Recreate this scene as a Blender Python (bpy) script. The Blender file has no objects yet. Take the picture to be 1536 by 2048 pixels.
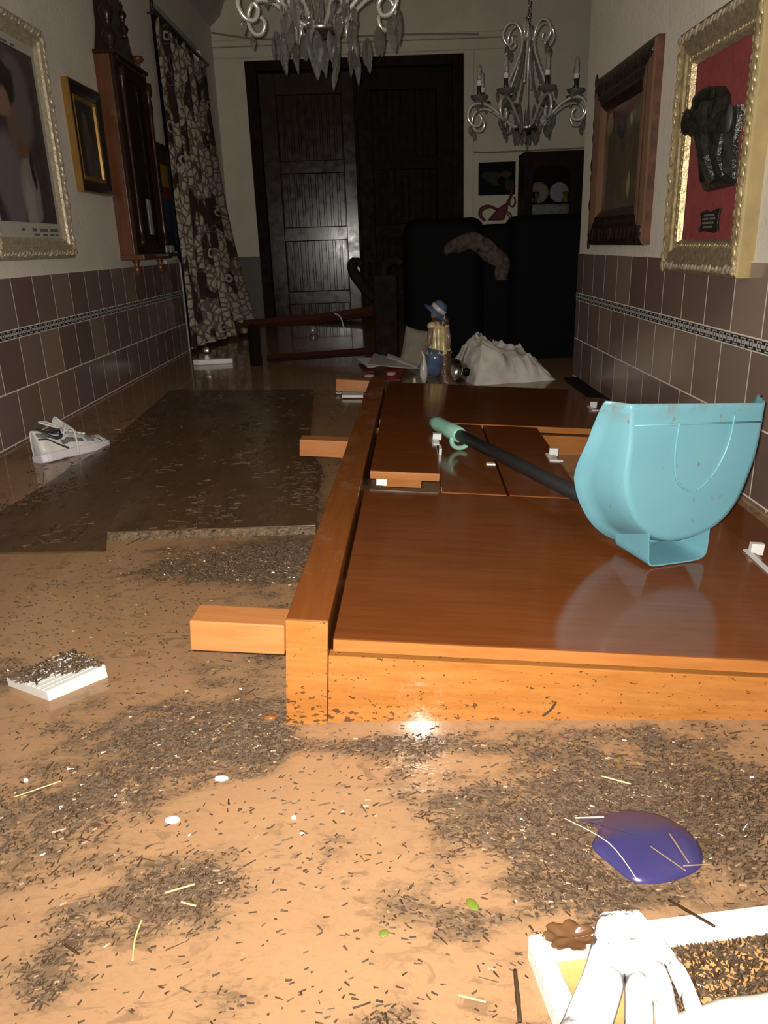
import bpy, bmesh, math, random
from mathutils import Vector, Matrix, noise
from math import sin, cos, pi, radians

# ------------------------------------------------------------------ camera, world, lights
SC = bpy.context.scene
COL = SC.collection
CAM_Z = 0.72
FPX = 1540.0
ROT = Matrix(((0.99942, 0.03183, 0.01212), (0.00124, 0.32877, -0.94441), (-0.03404, 0.94388, 0.32854)))


def setup_camera():
    import math as m
    P = (768.0, 1024.0)
    rc = lambda x, y: Vector(((x - P[0]) / FPX, -(y - P[1]) / FPX, -1.0))
    Y = rc(770, 488).normalized()
    Z = -rc(920, 5449)
    Z = (Z - Z.dot(Y) * Y).normalized()
    X = Y.cross(Z)
    R = Matrix((X, Y, Z))
    cd = bpy.data.cameras.new('camera')
    co = bpy.data.objects.new('camera', cd)
    COL.objects.link(co)
    mw = R.to_4x4()
    mw.translation = (0, 0, CAM_Z)
    co.matrix_world = mw
    cd.sensor_fit = 'VERTICAL'
    cd.sensor_height = 24.0
    cd.lens = 24.0 * FPX / 2048.0
    cd.clip_start = 0.01
    SC.camera = co
    return R


ROT = setup_camera()
FLASH_W = 255.0
WORLD_S = 0.02
w = bpy.data.worlds.new('world')
SC.world = w
w.use_nodes = True
w.node_tree.nodes['Background'].inputs[0].default_value = (1.0, 0.93, 0.80, 1)
w.node_tree.nodes['Background'].inputs[1].default_value = WORLD_S
SC.view_settings.view_transform = 'Standard'
SC.view_settings.look = 'None'
SC.view_settings.exposure = 0.0
SC.view_settings.gamma = 1.0
SC.view_settings.use_curve_mapping = False

fl = bpy.data.lights.new('phone_flash', 'SPOT')
fl.energy = FLASH_W
fl.color = (1.0, 0.93, 0.84)
fl.shadow_soft_size = 0.006
fl.spot_size = radians(156)
fl.spot_blend = 1.0
fo = bpy.data.objects.new('phone_flash', fl)
COL.objects.link(fo)
fo.location = (-0.012, 0.0, CAM_Z + 0.012)
fo.rotation_euler = (radians(86), 0, radians(3))


def ray(px, py):
    return ROT @ Vector(((px - 768.0) / FPX, -(py - 1024.0) / FPX, -1.0))


def on_water(px, py, z=0.0):
    r = ray(px, py)
    t = (z - CAM_Z) / r.z
    return Vector((0, 0, CAM_Z)) + r * t


# ------------------------------------------------------------------ material helpers
class NT:
    def __init__(s, name):
        s.m = bpy.data.materials.new(name)
        s.m.use_nodes = True
        s.n = s.m.node_tree.nodes
        s.l = s.m.node_tree.links
        s.b = s.n['Principled BSDF']

    def node(s, t, **kw):
        nd = s.n.new(t)
        for k, v in kw.items():
            setattr(nd, k, v)
        return nd

    def link(s, a, b):
        s.l.new(a, b)

    def put(s, sock, v):
        if hasattr(v, 'links') or isinstance(v, bpy.types.NodeSocket):
            s.l.new(v, sock)
        else:
            if isinstance(v, tuple) and len(v) == 3 and sock.type == 'RGBA':
                v = v + (1,)
            sock.default_value = v

    def math(s, op, a, b=0.0, c=0.0):
        nd = s.node('ShaderNodeMath', operation=op)
        s.put(nd.inputs[0], a)
        s.put(nd.inputs[1], b)
        if op in ('SMOOTH_MIN', 'COMPARE', 'MULTIPLY_ADD', 'WRAP'):
            s.put(nd.inputs[2], c)
        return nd.outputs[0]

    def coord(s, kind='Object'):
        return s.node('ShaderNodeTexCoord').outputs[kind]

    def mapping(s, vec, scale=(1, 1, 1), loc=(0, 0, 0), rot=(0, 0, 0)):
        nd = s.node('ShaderNodeMapping')
        s.link(vec, nd.inputs[0])
        nd.inputs['Location'].default_value = loc
        nd.inputs['Rotation'].default_value = rot
        nd.inputs['Scale'].default_value = scale
        return nd.outputs[0]

    def noise(s, vec, scale=5, detail=3, rough=0.5, dist=0.0):
        nd = s.node('ShaderNodeTexNoise')
        s.link(vec, nd.inputs['Vector'])
        nd.inputs['Scale'].default_value = scale
        nd.inputs['Detail'].default_value = detail
        nd.inputs['Roughness'].default_value = rough
        nd.inputs['Distortion'].default_value = dist
        return nd.outputs[0]

    def ramp(s, fac, stops):
        nd = s.node('ShaderNodeValToRGB')
        s.link(fac, nd.inputs[0])
        e = nd.color_ramp.elements
        while len(e) < len(stops):
            e.new(0.5)
        for el, (p, c) in zip(e, stops):
            el.position = p
            if isinstance(c, (int, float)):
                c = (c, c, c)
            el.color = tuple(c) + (1,)
        return nd.outputs[0]

    def mix(s, fac, a, b, mode='MIX'):
        nd = s.node('ShaderNodeMixRGB', blend_type=mode)
        s.put(nd.inputs[0], fac)
        s.put(nd.inputs[1], a)
        s.put(nd.inputs[2], b)
        return nd.outputs[0]

    def sep(s, vec):
        nd = s.node('ShaderNodeSeparateXYZ')
        s.link(vec, nd.inputs[0])
        return nd.outputs

    def bump(s, h, strength=0.3, dist=0.01):
        nd = s.node('ShaderNodeBump')
        nd.inputs['Strength'].default_value = strength
        nd.inputs['Distance'].default_value = dist
        s.link(h, nd.inputs['Height'])
        s.link(nd.outputs[0], s.b.inputs['Normal'])

    def set(s, **kw):
        names = dict(color='Base Color', rough='Roughness', metal='Metallic', ior='IOR', spec='Specular IOR Level',
                     trans='Transmission Weight', alpha='Alpha', coat='Coat Weight', coat_rough='Coat Roughness', sheen='Sheen Weight')
        for k, v in kw.items():
            s.put(s.b.inputs[names[k]], v)
        return s


def simple(name, c, rough=0.5, metal=0.0, spec=0.5, var=0.0, vscale=12, bump=0.0, bscale=40, dark=None, trans=0.0, ior=1.45, stretch=(1, 1, 1), coat=0.0):
    t = NT(name)
    v = t.mapping(t.coord(), stretch)
    if var > 0:
        n = t.noise(v, vscale, 4, 0.6)
        d = dark or tuple(x * (1 - var) for x in c)
        col = t.ramp(n, [(0.35, d), (0.62, c)])
        t.set(color=col)
    else:
        t.set(color=c)
    t.set(rough=rough, metal=metal, spec=spec, trans=trans, ior=ior, coat=coat)
    if bump > 0:
        t.bump(t.noise(v, bscale, 4, 0.6), bump, 0.01)
    return t.m


def wood(name, light, dark, rough=0.3, scale=6, stretch=(12, 1, 12), spec=0.5, mud=None, coat=0.0):
    t = NT(name)
    v = t.coord()
    g = t.noise(t.mapping(v, stretch), scale, 5, 0.65, 0.4)
    col = t.ramp(g, [(0.3, dark), (0.65, light)])
    col = t.mix(0.35, col, t.ramp(t.noise(v, 4, 2), [(0.3, dark), (0.7, light)]))
    if mud:
        n = t.noise(t.mapping(v, (1, 0.45, 1)), 9, 6, 0.75)
        col = t.mix(t.ramp(n, [(0.52, 0.0), (0.64, mud[1])]), col, mud[0])
        rr = t.ramp(n, [(0.5, rough), (0.66, min(1, rough + 0.3))])
        t.set(rough=rr)
    else:
        t.set(rough=t.ramp(t.noise(v, 14, 3), [(0.3, rough * 0.8), (0.7, rough * 1.3)]))
    t.set(color=col, spec=spec, coat=coat)
    t.bump(g, 0.05, 0.003)
    return t.m


def blobs(name, base, items, axes=(1, 2), rough=0.4, spec=0.5, grain=0.5):
    """an indistinct picture: soft ellipses (u, v, ru, rv, colour) over a base; u, v in object metres"""
    t = NT(name)
    v = t.coord()
    nz = t.node('ShaderNodeTexNoise')
    t.link(v, nz.inputs['Vector'])
    nz.inputs['Scale'].default_value = 14
    nz.inputs['Detail'].default_value = 4
    off = t.node('ShaderNodeVectorMath', operation='SUBTRACT')
    t.link(nz.outputs['Color'], off.inputs[0])
    off.inputs[1].default_value = (0.5, 0.5, 0.5)
    sc = t.node('ShaderNodeVectorMath', operation='MULTIPLY_ADD')
    t.link(off.outputs[0], sc.inputs[0])
    sc.inputs[1].default_value = (0.05, 0.05, 0.05)
    t.link(v, sc.inputs[2])
    s = t.sep(sc.outputs[0])
    col = t.ramp(t.noise(v, 9, 5, 0.7), [(0.3, tuple(x * (1 - grain) for x in base)), (0.7, base)])
    for (u, w_, ru, rv, c) in items:
        du = t.math('DIVIDE', t.math('SUBTRACT', s[axes[0]], u), ru)
        dv = t.math('DIVIDE', t.math('SUBTRACT', s[axes[1]], w_), rv)
        d = t.math('ADD', t.math('MULTIPLY', du, du), t.math('MULTIPLY', dv, dv))
        f = t.ramp(d, [(0.55, 1.0), (1.0, 0.0)])
        col = t.mix(f, col, c)
    t.set(color=col, rough=rough, spec=spec)
    return t.m


# ------------------------------------------------------------------ mesh helpers
class MB:
    def __init__(s):
        s.v, s.f, s.mi = [], [], []

    def add(s, vs, fs, M=None, mi=0):
        o = len(s.v)
        for p in vs:
            p = Vector(p)
            s.v.append(M @ p if M is not None else p)
        for f in fs:
            s.f.append([o + i for i in f])
            s.mi.append(mi)
        return s

    def box(s, lo, hi, M=None, mi=0):
        x0, y0, z0 = lo
        x1, y1, z1 = hi
        vs = [(x0, y0, z0), (x1, y0, z0), (x1, y1, z0), (x0, y1, z0), (x0, y0, z1), (x1, y0, z1), (x1, y1, z1), (x0, y1, z1)]
        fs = [(3, 2, 1, 0), (4, 5, 6, 7), (0, 1, 5, 4), (1, 2, 6, 5), (2, 3, 7, 6), (3, 0, 4, 7)]
        return s.add(vs, fs, M, mi)

    def prism(s, outline, z0, z1, M=None, mi=0):
        n = len(outline)
        vs = [(x, y, z0) for x, y in outline] + [(x, y, z1) for x, y in outline]
        fs = [tuple(range(n - 1, -1, -1)), tuple(range(n, 2 * n))]
        fs += [(i, (i + 1) % n, n + (i + 1) % n, n + i) for i in range(n)]
        return s.add(vs, fs, M, mi)

    def lathe(s, prof, n=16, M=None, mi=0, sx=1.0, sy=1.0):
        vs, fs = [], []
        for r, z in prof:
            for i in range(n):
                a = 2 * pi * i / n
                vs.append((r * cos(a) * sx, r * sin(a) * sy, z))
        for j in range(len(prof) - 1):
            for i in range(n):
                k = (i + 1) % n
                fs.append((j * n + i, j * n + k, (j + 1) * n + k, (j + 1) * n + i))
        fs.append(tuple(range(n - 1, -1, -1)))
        o = (len(prof) - 1) * n
        fs.append(tuple(o + i for i in range(n)))
        return s.add(vs, fs, M, mi)

    def ell(s, c, r, n=12, m=8, M=None, mi=0, R=None):
        T = Matrix.Translation(c) @ (R.to_4x4() if R else Matrix.Identity(4))
        prof = [(max(1e-4, sin(pi * j / m)), -cos(pi * j / m)) for j in range(m + 1)]
        S = Matrix.Diagonal((r[0], r[1], r[2], 1))
        T = T @ S
        if M is not None:
            T = M @ T
        return s.lathe(prof, n, T, mi)

    def tube(s, path, r, n=8, M=None, mi=0, flat=1.0):
        path = [Vector(p) for p in path]
        rs = r if isinstance(r, (list, tuple)) else [r] * len(path)
        vs, fs = [], []
        up = None
        for i, p in enumerate(path):
            t = (path[min(i + 1, len(path) - 1)] - path[max(i - 1, 0)])
            t = t.normalized() if t.length > 1e-9 else Vector((0, 0, 1))
            if up is None:
                up = Vector((0, 0, 1)) if abs(t.z) < 0.9 else Vector((1, 0, 0))
            a = t.cross(up)
            if a.length < 1e-6:
                a = t.orthogonal()
            a.normalize()
            b = a.cross(t).normalized()
            up = b
            for k in range(n):
                q = 2 * pi * k / n
                vs.append(p + (a * cos(q) + b * sin(q) * flat) * rs[i])
        for i in range(len(path) - 1):
            for k in range(n):
                k2 = (k + 1) % n
                fs.append((i * n + k, i * n + k2, (i + 1) * n + k2, (i + 1) * n + k))
        fs.append(tuple(range(n - 1, -1, -1)))
        o = (len(path) - 1) * n
        fs.append(tuple(o + k for k in range(n)))
        return s.add(vs, fs, M, mi)

    def grid(s, fn, nu, nv, M=None, mi=0):
        vs = [fn(i / nu, j / nv) for j in range(nv + 1) for i in range(nu + 1)]
        w_ = nu + 1
        fs = [(j * w_ + i, j * w_ + i + 1, (j + 1) * w_ + i + 1, (j + 1) * w_ + i) for j in range(nv) for i in range(nu)]
        return s.add(vs, fs, M, mi)

    def build(s, name, mat, parent=None, smooth=False, bevel=0.0, solid=0.0, sub=0, seg=2, autosmooth=None):
        me = bpy.data.meshes.new(name)
        me.from_pydata([tuple(p) for p in s.v], [], s.f)
        bm = bmesh.new()
        bm.from_mesh(me)
        bmesh.ops.recalc_face_normals(bm, faces=bm.faces)
        bm.to_mesh(me)
        bm.free()
        mats = mat if isinstance(mat, (list, tuple)) else [mat]
        for m_ in mats:
            me.materials.append(m_)
        if len(mats) > 1:
            me.polygons.foreach_set('material_index', s.mi)
        if smooth:
            me.polygons.foreach_set('use_smooth', [True] * len(me.polygons))
        o = bpy.data.objects.new(name, me)
        COL.objects.link(o)
        if solid:
            md = o.modifiers.new('solid', 'SOLIDIFY')
            md.thickness = solid
            md.offset = 0
        if bevel:
            md = o.modifiers.new('bevel', 'BEVEL')
            md.width = bevel
            md.segments = seg
            md.limit_method = 'ANGLE'
            md.angle_limit = radians(35)
        if sub:
            md = o.modifiers.new('sub', 'SUBSURF')
            md.levels = sub
            md.render_levels = sub
        if parent is not None:
            o.parent = parent
        return o


def B(lo, hi):
    return MB().box(lo, hi)


def empty(name, loc=(0, 0, 0), rot=None, M=None):
    o = bpy.data.objects.new(name, None)
    o.empty_display_size = 0.05
    COL.objects.link(o)
    if M is not None:
        o.matrix_world = M
    else:
        o.location = loc
        if rot is not None:
            o.rotation_euler = rot
    return o


def tag(o, label, cat, group=None, kind=None):
    o['label'] = label
    o['category'] = cat
    if group:
        o['group'] = group
    if kind:
        o['kind'] = kind
    return o


def struct(o, label=None):
    o['kind'] = 'structure'
    if label:
        o['label'] = label
    return o


def smooth_path(pts, k=6, closed=False):
    pts = [Vector(p) for p in pts]
    out = []
    n = len(pts)
    for i in range(n - 1):
        p0 = pts[max(i - 1, 0)]
        p1, p2 = pts[i], pts[i + 1]
        p3 = pts[min(i + 2, n - 1)]
        for j in range(k):
            t = j / k
            out.append(0.5 * ((2 * p1) + (p2 - p0) * t + (2 * p0 - 5 * p1 + 4 * p2 - p3) * t * t + (3 * p1 - p0 - 3 * p2 + p3) * t ** 3))
    out.append(pts[-1])
    return out


RX = lambda a: Matrix.Rotation(a, 4, 'X')
RY = lambda a: Matrix.Rotation(a, 4, 'Y')
RZ = lambda a: Matrix.Rotation(a, 4, 'Z')
T = lambda *a: Matrix.Translation(a)

# ------------------------------------------------------------------ materials
M = {}


def plaster(name, c, bump=0.35):
    t = NT(name)
    v = t.coord()
    n = t.noise(v, 3.0, 5, 0.7)
    col = t.ramp(n, [(0.3, tuple(x * 0.86 for x in c)), (0.7, c)])
    st = t.noise(t.mapping(v, (1, 1, 0.25)), 16, 4, 0.7)
    col = t.mix(t.ramp(st, [(0.62, 0.0), (0.75, 0.25)]), col, tuple(x * 0.75 for x in c))
    t.set(color=col, rough=0.75, spec=0.3)
    t.bump(t.noise(v, 38, 5, 0.65), bump, 0.006)
    return t.m


M['plaster'] = plaster('plaster_grey_white', (0.76, 0.71, 0.62))
M['plaster_back'] = plaster('plaster_back', (0.70, 0.66, 0.53))
M['ceil'] = plaster('ceiling_paint', (0.5, 0.48, 0.42), 0.1)


def tile_mat(name, phase, z0):
    t = NT(name)
    s = t.sep(t.coord())
    cb = t.node('ShaderNodeCombineXYZ')
    ax = t.math('ADD', s[1], 10.0 + phase)
    ax = t.math('ADD', ax, t.math('MULTIPLY', s[0], 1.0))
    t.link(ax, cb.inputs[0])
    t.link(t.math('ADD', s[2], 2.0 - z0), cb.inputs[1])
    br = t.node('ShaderNodeTexBrick')
    br.offset = 0.5
    t.link(cb.outputs[0], br.inputs['Vector'])
    br.inputs['Color1'].default_value = (0, 0, 0, 1)
    br.inputs['Color2'].default_value = (1, 1, 1, 1)
    br.inputs['Mortar'].default_value = (0.5, 0.5, 0.5, 1)
    br.inputs['Scale'].default_value = 1.0
    br.inputs['Mortar Size'].default_value = 0.0028
    br.inputs['Mortar Smooth'].default_value = 0.1
    br.inputs['Bias'].default_value = 0.0
    br.inputs['Brick Width'].default_value = 0.2
    br.inputs['Row Height'].default_value = 0.2
    col = t.ramp(br.outputs['Color'], [(0.0, (0.155, 0.104, 0.090)), (0.35, (0.215, 0.152, 0.128)), (0.6, (0.182, 0.130, 0.124)), (1.0, (0.285, 0.212, 0.164))])
    n = t.noise(t.coord(), 7, 4, 0.6)
    col = t.mix(t.ramp(n, [(0.4, 0.0), (0.75, 0.3)]), col, (0.22, 0.165, 0.125))
    col = t.mix(br.outputs['Fac'], col, (0.80, 0.73, 0.63))
    t.set(color=col, rough=t.ramp(br.outputs['Fac'], [(0.0, 0.17), (1.0, 0.7)]), spec=0.5)
    inv = t.math('SUBTRACT', 1.0, br.outputs['Fac'])
    t.bump(inv, 0.5, 0.003)
    return t.m


def band_mat(name, z0, hgt):
    t = NT(name)
    s = t.sep(t.coord())
    u = t.math('FRACT', t.math('DIVIDE', t.math('ADD', s[1], 10.0), 0.05))
    v = t.math('DIVIDE', t.math('SUBTRACT', s[2], z0), hgt)
    du = t.math('ABSOLUTE', t.math('SUBTRACT', u, 0.5))
    dv = t.math('MULTIPLY', t.math('ABSOLUTE', t.math('SUBTRACT', v, 0.5)), 0.8)
    d = t.math('MAXIMUM', du, dv)
    ring = t.math('MULTIPLY', t.math('GREATER_THAN', d, 0.22), t.math('LESS_THAN', d, 0.30))
    core = t.math('LESS_THAN', d, 0.13)
    conn = t.math('MULTIPLY', t.math('GREATER_THAN', du, 0.3), t.math('LESS_THAN', dv, 0.11))
    edge = t.math('GREATER_THAN', dv, 0.355)
    f = t.math('MAXIMUM', t.math('MAXIMUM', ring, core), conn)
    col = t.mix(f, (0.022, 0.022, 0.024), (0.50, 0.50, 0.48))
    col = t.mix(edge, col, (0.6, 0.56, 0.5))
    t.set(color=col, rough=0.2)
    return t.m


M['tile_top_l'] = tile_mat('tiles_upper_left', -0.015, 0.442)
M['tile_low_l'] = tile_mat('tiles_lower_left', 0.10, 0.408)
M['tile_top_r'] = tile_mat('tiles_upper_right', -0.03, 0.442)
M['tile_low_r'] = tile_mat('tiles_lower_right', 0.02, 0.408)
M['band'] = band_mat('chain_border', 0.408, 0.034)
M['grout'] = simple('white_edge_strip', (0.55, 0.52, 0.46), 0.5)


def water_mat():
    t = NT('muddy_water')
    v = t.coord()
    base = t.ramp(t.noise(v, 1.6, 3), [(0.3, (0.272, 0.156, 0.080)), (0.7, (0.310, 0.181, 0.094))])
    at = t.node('ShaderNodeAttribute', attribute_name='silt')
    silt = at.outputs['Fac']
    w1 = t.noise(t.mapping(v, (0.7, 1.2, 1), (0, 0, 0), (0, 0, 0.5)), 24, 5, 0.68, 1.4)
    fine = t.noise(t.mapping(v, (0.6, 1.2, 1), (0, 0, 0), (0, 0, 0.6)), 95, 4, 0.7, 1.2)
    f2 = t.math('MULTIPLY', silt, t.ramp(w1, [(0.40, 0.30), (0.54, 1.0)]))
    f2 = t.math('MINIMUM', t.math('MULTIPLY', f2, 1.15), 0.88)
    col = t.mix(f2, base, (0.112, 0.075, 0.045))
    loose = t.math('MULTIPLY', t.ramp(w1, [(0.54, 0.0), (0.60, 0.6)]), t.ramp(t.noise(v, 5, 3), [(0.40, 0.0), (0.60, 1.0)]))
    col = t.mix(loose, col, (0.130, 0.080, 0.045))
    f = t.math('MULTIPLY', t.math('MINIMUM', t.math('ADD', silt, 0.10), 1.0), t.ramp(fine, [(0.52, 0.0), (0.57, 1.0)]))
    col = t.mix(t.math('MULTIPLY', f, 0.75), col, (0.048, 0.030, 0.017))
    lite = t.noise(t.mapping(v, (1, 1, 1), (4, 4, 0)), 90, 3, 0.7, 0.8)
    col = t.mix(t.math('MULTIPLY', silt, t.ramp(lite, [(0.66, 0.0), (0.71, 0.5)])), col, (0.22, 0.155, 0.095))
    sp = t.noise(v, 130, 3, 0.7)
    col = t.mix(t.ramp(sp, [(0.68, 0.0), (0.73, 0.7)]), col, (0.14, 0.075, 0.035))
    t.set(color=col, rough=0.045, ior=1.33, spec=0.5)
    h = t.math('ADD', t.math('MULTIPLY', t.noise(v, 9, 2), 0.35), t.math('MULTIPLY', f, 0.6))
    t.bump(h, 0.06, 0.01)
    return t.m


M['water'] = water_mat()
ORANGE_L, ORANGE_D = (0.50, 0.180, 0.036), (0.37, 0.118, 0.020)
M['wood_edge'] = wood('varnished_cherry_edge', (0.33, 0.130, 0.034), (0.25, 0.088, 0.020), 0.25, 5, (1.5, 12, 12))
M['wood_top'] = wood('varnished_cherry_top', (0.148, 0.043, 0.010), (0.100, 0.027, 0.006), 0.11, 4, (1.2, 16, 12), spec=0.5)  # top face colour lowered to stand in for the grazing flash falloff
M['wood_rail'] = wood('varnished_cherry_rail', (0.20, 0.064, 0.014), (0.145, 0.040, 0.008), 0.2, 4, (16, 1.2, 12), spec=0.55, mud=((0.19, 0.098, 0.052), 0.5))  # rail colour lowered the same way for the grazing light
M['wood_peg'] = wood('cherry_foot', (0.36, 0.150, 0.050), (0.28, 0.100, 0.027), 0.28, 6, (1.2, 14, 10))
M['wood_in'] = simple('raw_carcass', (0.10, 0.04, 0.015), 0.6)


def front_board():
    t = NT('cherry_board_splashed')
    v = t.coord()
    g = t.noise(t.mapping(v, (1.5, 12, 14)), 5, 5, 0.65, 0.4)
    col = t.ramp(g, [(0.3, (0.270, 0.098, 0.020)), (0.65, (0.345, 0.140, 0.034))])
    s = t.sep(v)
    # dirt specks thickest just above the water
    sp = t.noise(t.mapping(v, (1, 1, 1.6)), 95, 3, 0.6)
    hh = t.math('ADD', s[2], t.math('MULTIPLY', s[0], 0.068))
    near = t.math('MULTIPLY', t.math('SUBTRACT', -0.10, hh), 1.4)
    near = t.math('MINIMUM', t.math('MAXIMUM', near, 0.0), 0.11)
    thr = t.math('GREATER_THAN', t.math('ADD', sp, near), 0.665)
    col = t.mix(t.math('MULTIPLY', thr, 0.85), col, (0.045, 0.021, 0.008))
    t.set(color=col, rough=0.09, spec=0.9, coat=0.8, coat_rough=0.05)
    t.bump(t.math('ADD', t.math('MULTIPLY', t.noise(v, 30, 3), 0.6), thr), 0.10, 0.004)
    return t.m


M['wood_front'] = front_board()
M['board'] = wood('waterlogged_board', (0.105, 0.056, 0.025), (0.066, 0.034, 0.015), 0.22, 3, (3, 1, 3), mud=((0.045, 0.026, 0.013), 0.85), spec=0.5)
M['board_edge'] = simple('waterlogged_edge', (0.19, 0.13, 0.075), 0.35, var=0.6, vscale=70, bump=0.9, bscale=120)
M['dark_wood'] = wood('dark_brown_wood', (0.012, 0.006, 0.004), (0.007, 0.004, 0.003), 0.75, 5, (10, 10, 1), spec=0.15)
M['dark_red_wood'] = wood('dark_red_wood', (0.050, 0.014, 0.008), (0.026, 0.008, 0.005), 0.6, 5, (1, 10, 10), spec=0.2)
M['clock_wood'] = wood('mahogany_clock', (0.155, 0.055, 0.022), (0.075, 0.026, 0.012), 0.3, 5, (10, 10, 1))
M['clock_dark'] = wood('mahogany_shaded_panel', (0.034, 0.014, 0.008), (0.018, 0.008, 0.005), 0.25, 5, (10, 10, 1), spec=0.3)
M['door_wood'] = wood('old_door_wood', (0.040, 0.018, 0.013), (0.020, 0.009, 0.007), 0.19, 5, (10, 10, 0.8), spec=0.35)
M['door_wood2'] = wood('old_door_wood_dull_shaded', (0.020, 0.009, 0.007), (0.010, 0.005, 0.004), 0.6, 5, (10, 10, 0.8), spec=0.12)  # darker door wood; carries the right leaf's shade in its colour
M['black'] = simple('black_leather', (0.0035, 0.0035, 0.004), 0.7, spec=0.06, bump=0.2, bscale=30)
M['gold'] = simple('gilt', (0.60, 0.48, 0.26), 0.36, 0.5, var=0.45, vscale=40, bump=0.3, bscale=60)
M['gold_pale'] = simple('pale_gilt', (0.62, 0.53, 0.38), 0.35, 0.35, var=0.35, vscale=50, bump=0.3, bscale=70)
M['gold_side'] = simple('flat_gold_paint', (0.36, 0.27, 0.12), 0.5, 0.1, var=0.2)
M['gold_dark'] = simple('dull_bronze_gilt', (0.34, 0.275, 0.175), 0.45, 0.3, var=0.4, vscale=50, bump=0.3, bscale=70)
M['gold_dim'] = simple('black_and_gold_paint', (0.36, 0.20, 0.05), 0.35, 0.5, var=0.3)
M['frame_black'] = simple('near_black_moulding', (0.022, 0.017, 0.013), 0.35, var=0.3)
M['red_mat'] = simple('crimson_cloth_mat', (0.270, 0.062, 0.062), 0.85, spec=0.2, var=0.18, vscale=30, bump=0.2, bscale=120)
M['bull'] = simple('black_carved_relief', (0.020, 0.018, 0.014), 0.32, var=0.6, vscale=30, bump=0.8, bscale=26)
M['ear'] = simple('dark_grey_ear', (0.05, 0.05, 0.048), 0.4)
M['plaque_txt'] = simple('worn_engraving', (0.16, 0.155, 0.14), 0.4)
M['silver'] = simple('beaded_silver', (0.72, 0.70, 0.65), 0.22, 0.65)
M['silver_dim'] = simple('pewter_metal', (0.40, 0.38, 0.35), 0.25, 1.0)
M['crystal'] = simple('cut_glass', (0.42, 0.41, 0.38), 0.04, 0.0, 0.6, trans=0.88, ior=1.45)
M['bulb'] = simple('clear_bulb_glass', (0.80, 0.80, 0.78), 0.04, 0.0, trans=0.85, ior=1.25)
M['white'] = simple('white_plastic', (0.78, 0.77, 0.74), 0.4)
M['candle'] = simple('grey_white_sleeve', (0.55, 0.55, 0.54), 0.5)
M['foam'] = simple('white_styrofoam', (0.86, 0.85, 0.82), 0.6, var=0.06, vscale=60, bump=0.2, bscale=120)
M['white_shirt'] = simple('white_wet_cloth', (0.80, 0.80, 0.80), 0.6, var=0.15, vscale=14, dark=(0.62, 0.62, 0.64))
M['blanket'] = simple('soiled_white_blanket', (0.60, 0.56, 0.52), 0.85, spec=0.2, var=0.25, vscale=8, bump=0.25, bscale=60)
M['mint'] = simple('mint_green_plastic', (0.22, 0.44, 0.35), 0.35)
M['handle'] = simple('black_foam_handle', (0.014, 0.014, 0.016), 0.45, bump=0.2, bscale=60)


def scoop_mat():
    t = NT('turquoise_plastic_muddy')
    v = t.coord()
    c = t.ramp(t.noise(v, 6, 2), [(0.3, (0.098, 0.245, 0.295)), (0.7, (0.115, 0.272, 0.322))])
    n = t.noise(t.mapping(v, (1, 1, 0.7)), 62, 3, 0.55)
    big = t.noise(v, 7, 2)
    f = t.math('MULTIPLY', t.ramp(n, [(0.665, 0.0), (0.70, 1.0)]), t.ramp(big, [(0.42, 0.35), (0.62, 1.0)]))
    s = t.sep(v)
    top = t.ramp(s[2], [(0.285, 0.0), (0.32, 1.0)])
    n2 = t.ramp(t.noise(v, 28, 4, 0.7), [(0.50, 0.0), (0.62, 0.55)])
    f = t.math('MAXIMUM', f, t.math('MULTIPLY', top, n2))
    c = t.mix(t.math('MULTIPLY', f, 0.8), c, (0.15, 0.088, 0.042))
    t.set(color=c, rough=0.36, spec=0.45)
    return t.m


M['scoop'] = scoop_mat()


def lid_mat():
    t = NT('violet_blue_plastic')
    v = t.coord()
    s = t.sep(v)
    n = t.noise(v, 22, 4, 0.65)
    far = t.math('ADD', t.math('MULTIPLY', s[1], 9.0), t.math('MULTIPLY', t.math('SUBTRACT', n, 0.5), 0.9))
    f = t.ramp(far, [(0.05, 0.0), (0.34, 0.85)])
    c = t.mix(f, (0.034, 0.028, 0.105), (0.060, 0.034, 0.050))
    t.set(color=c, rough=0.25)
    return t.m


M['lid'] = lid_mat()


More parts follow.
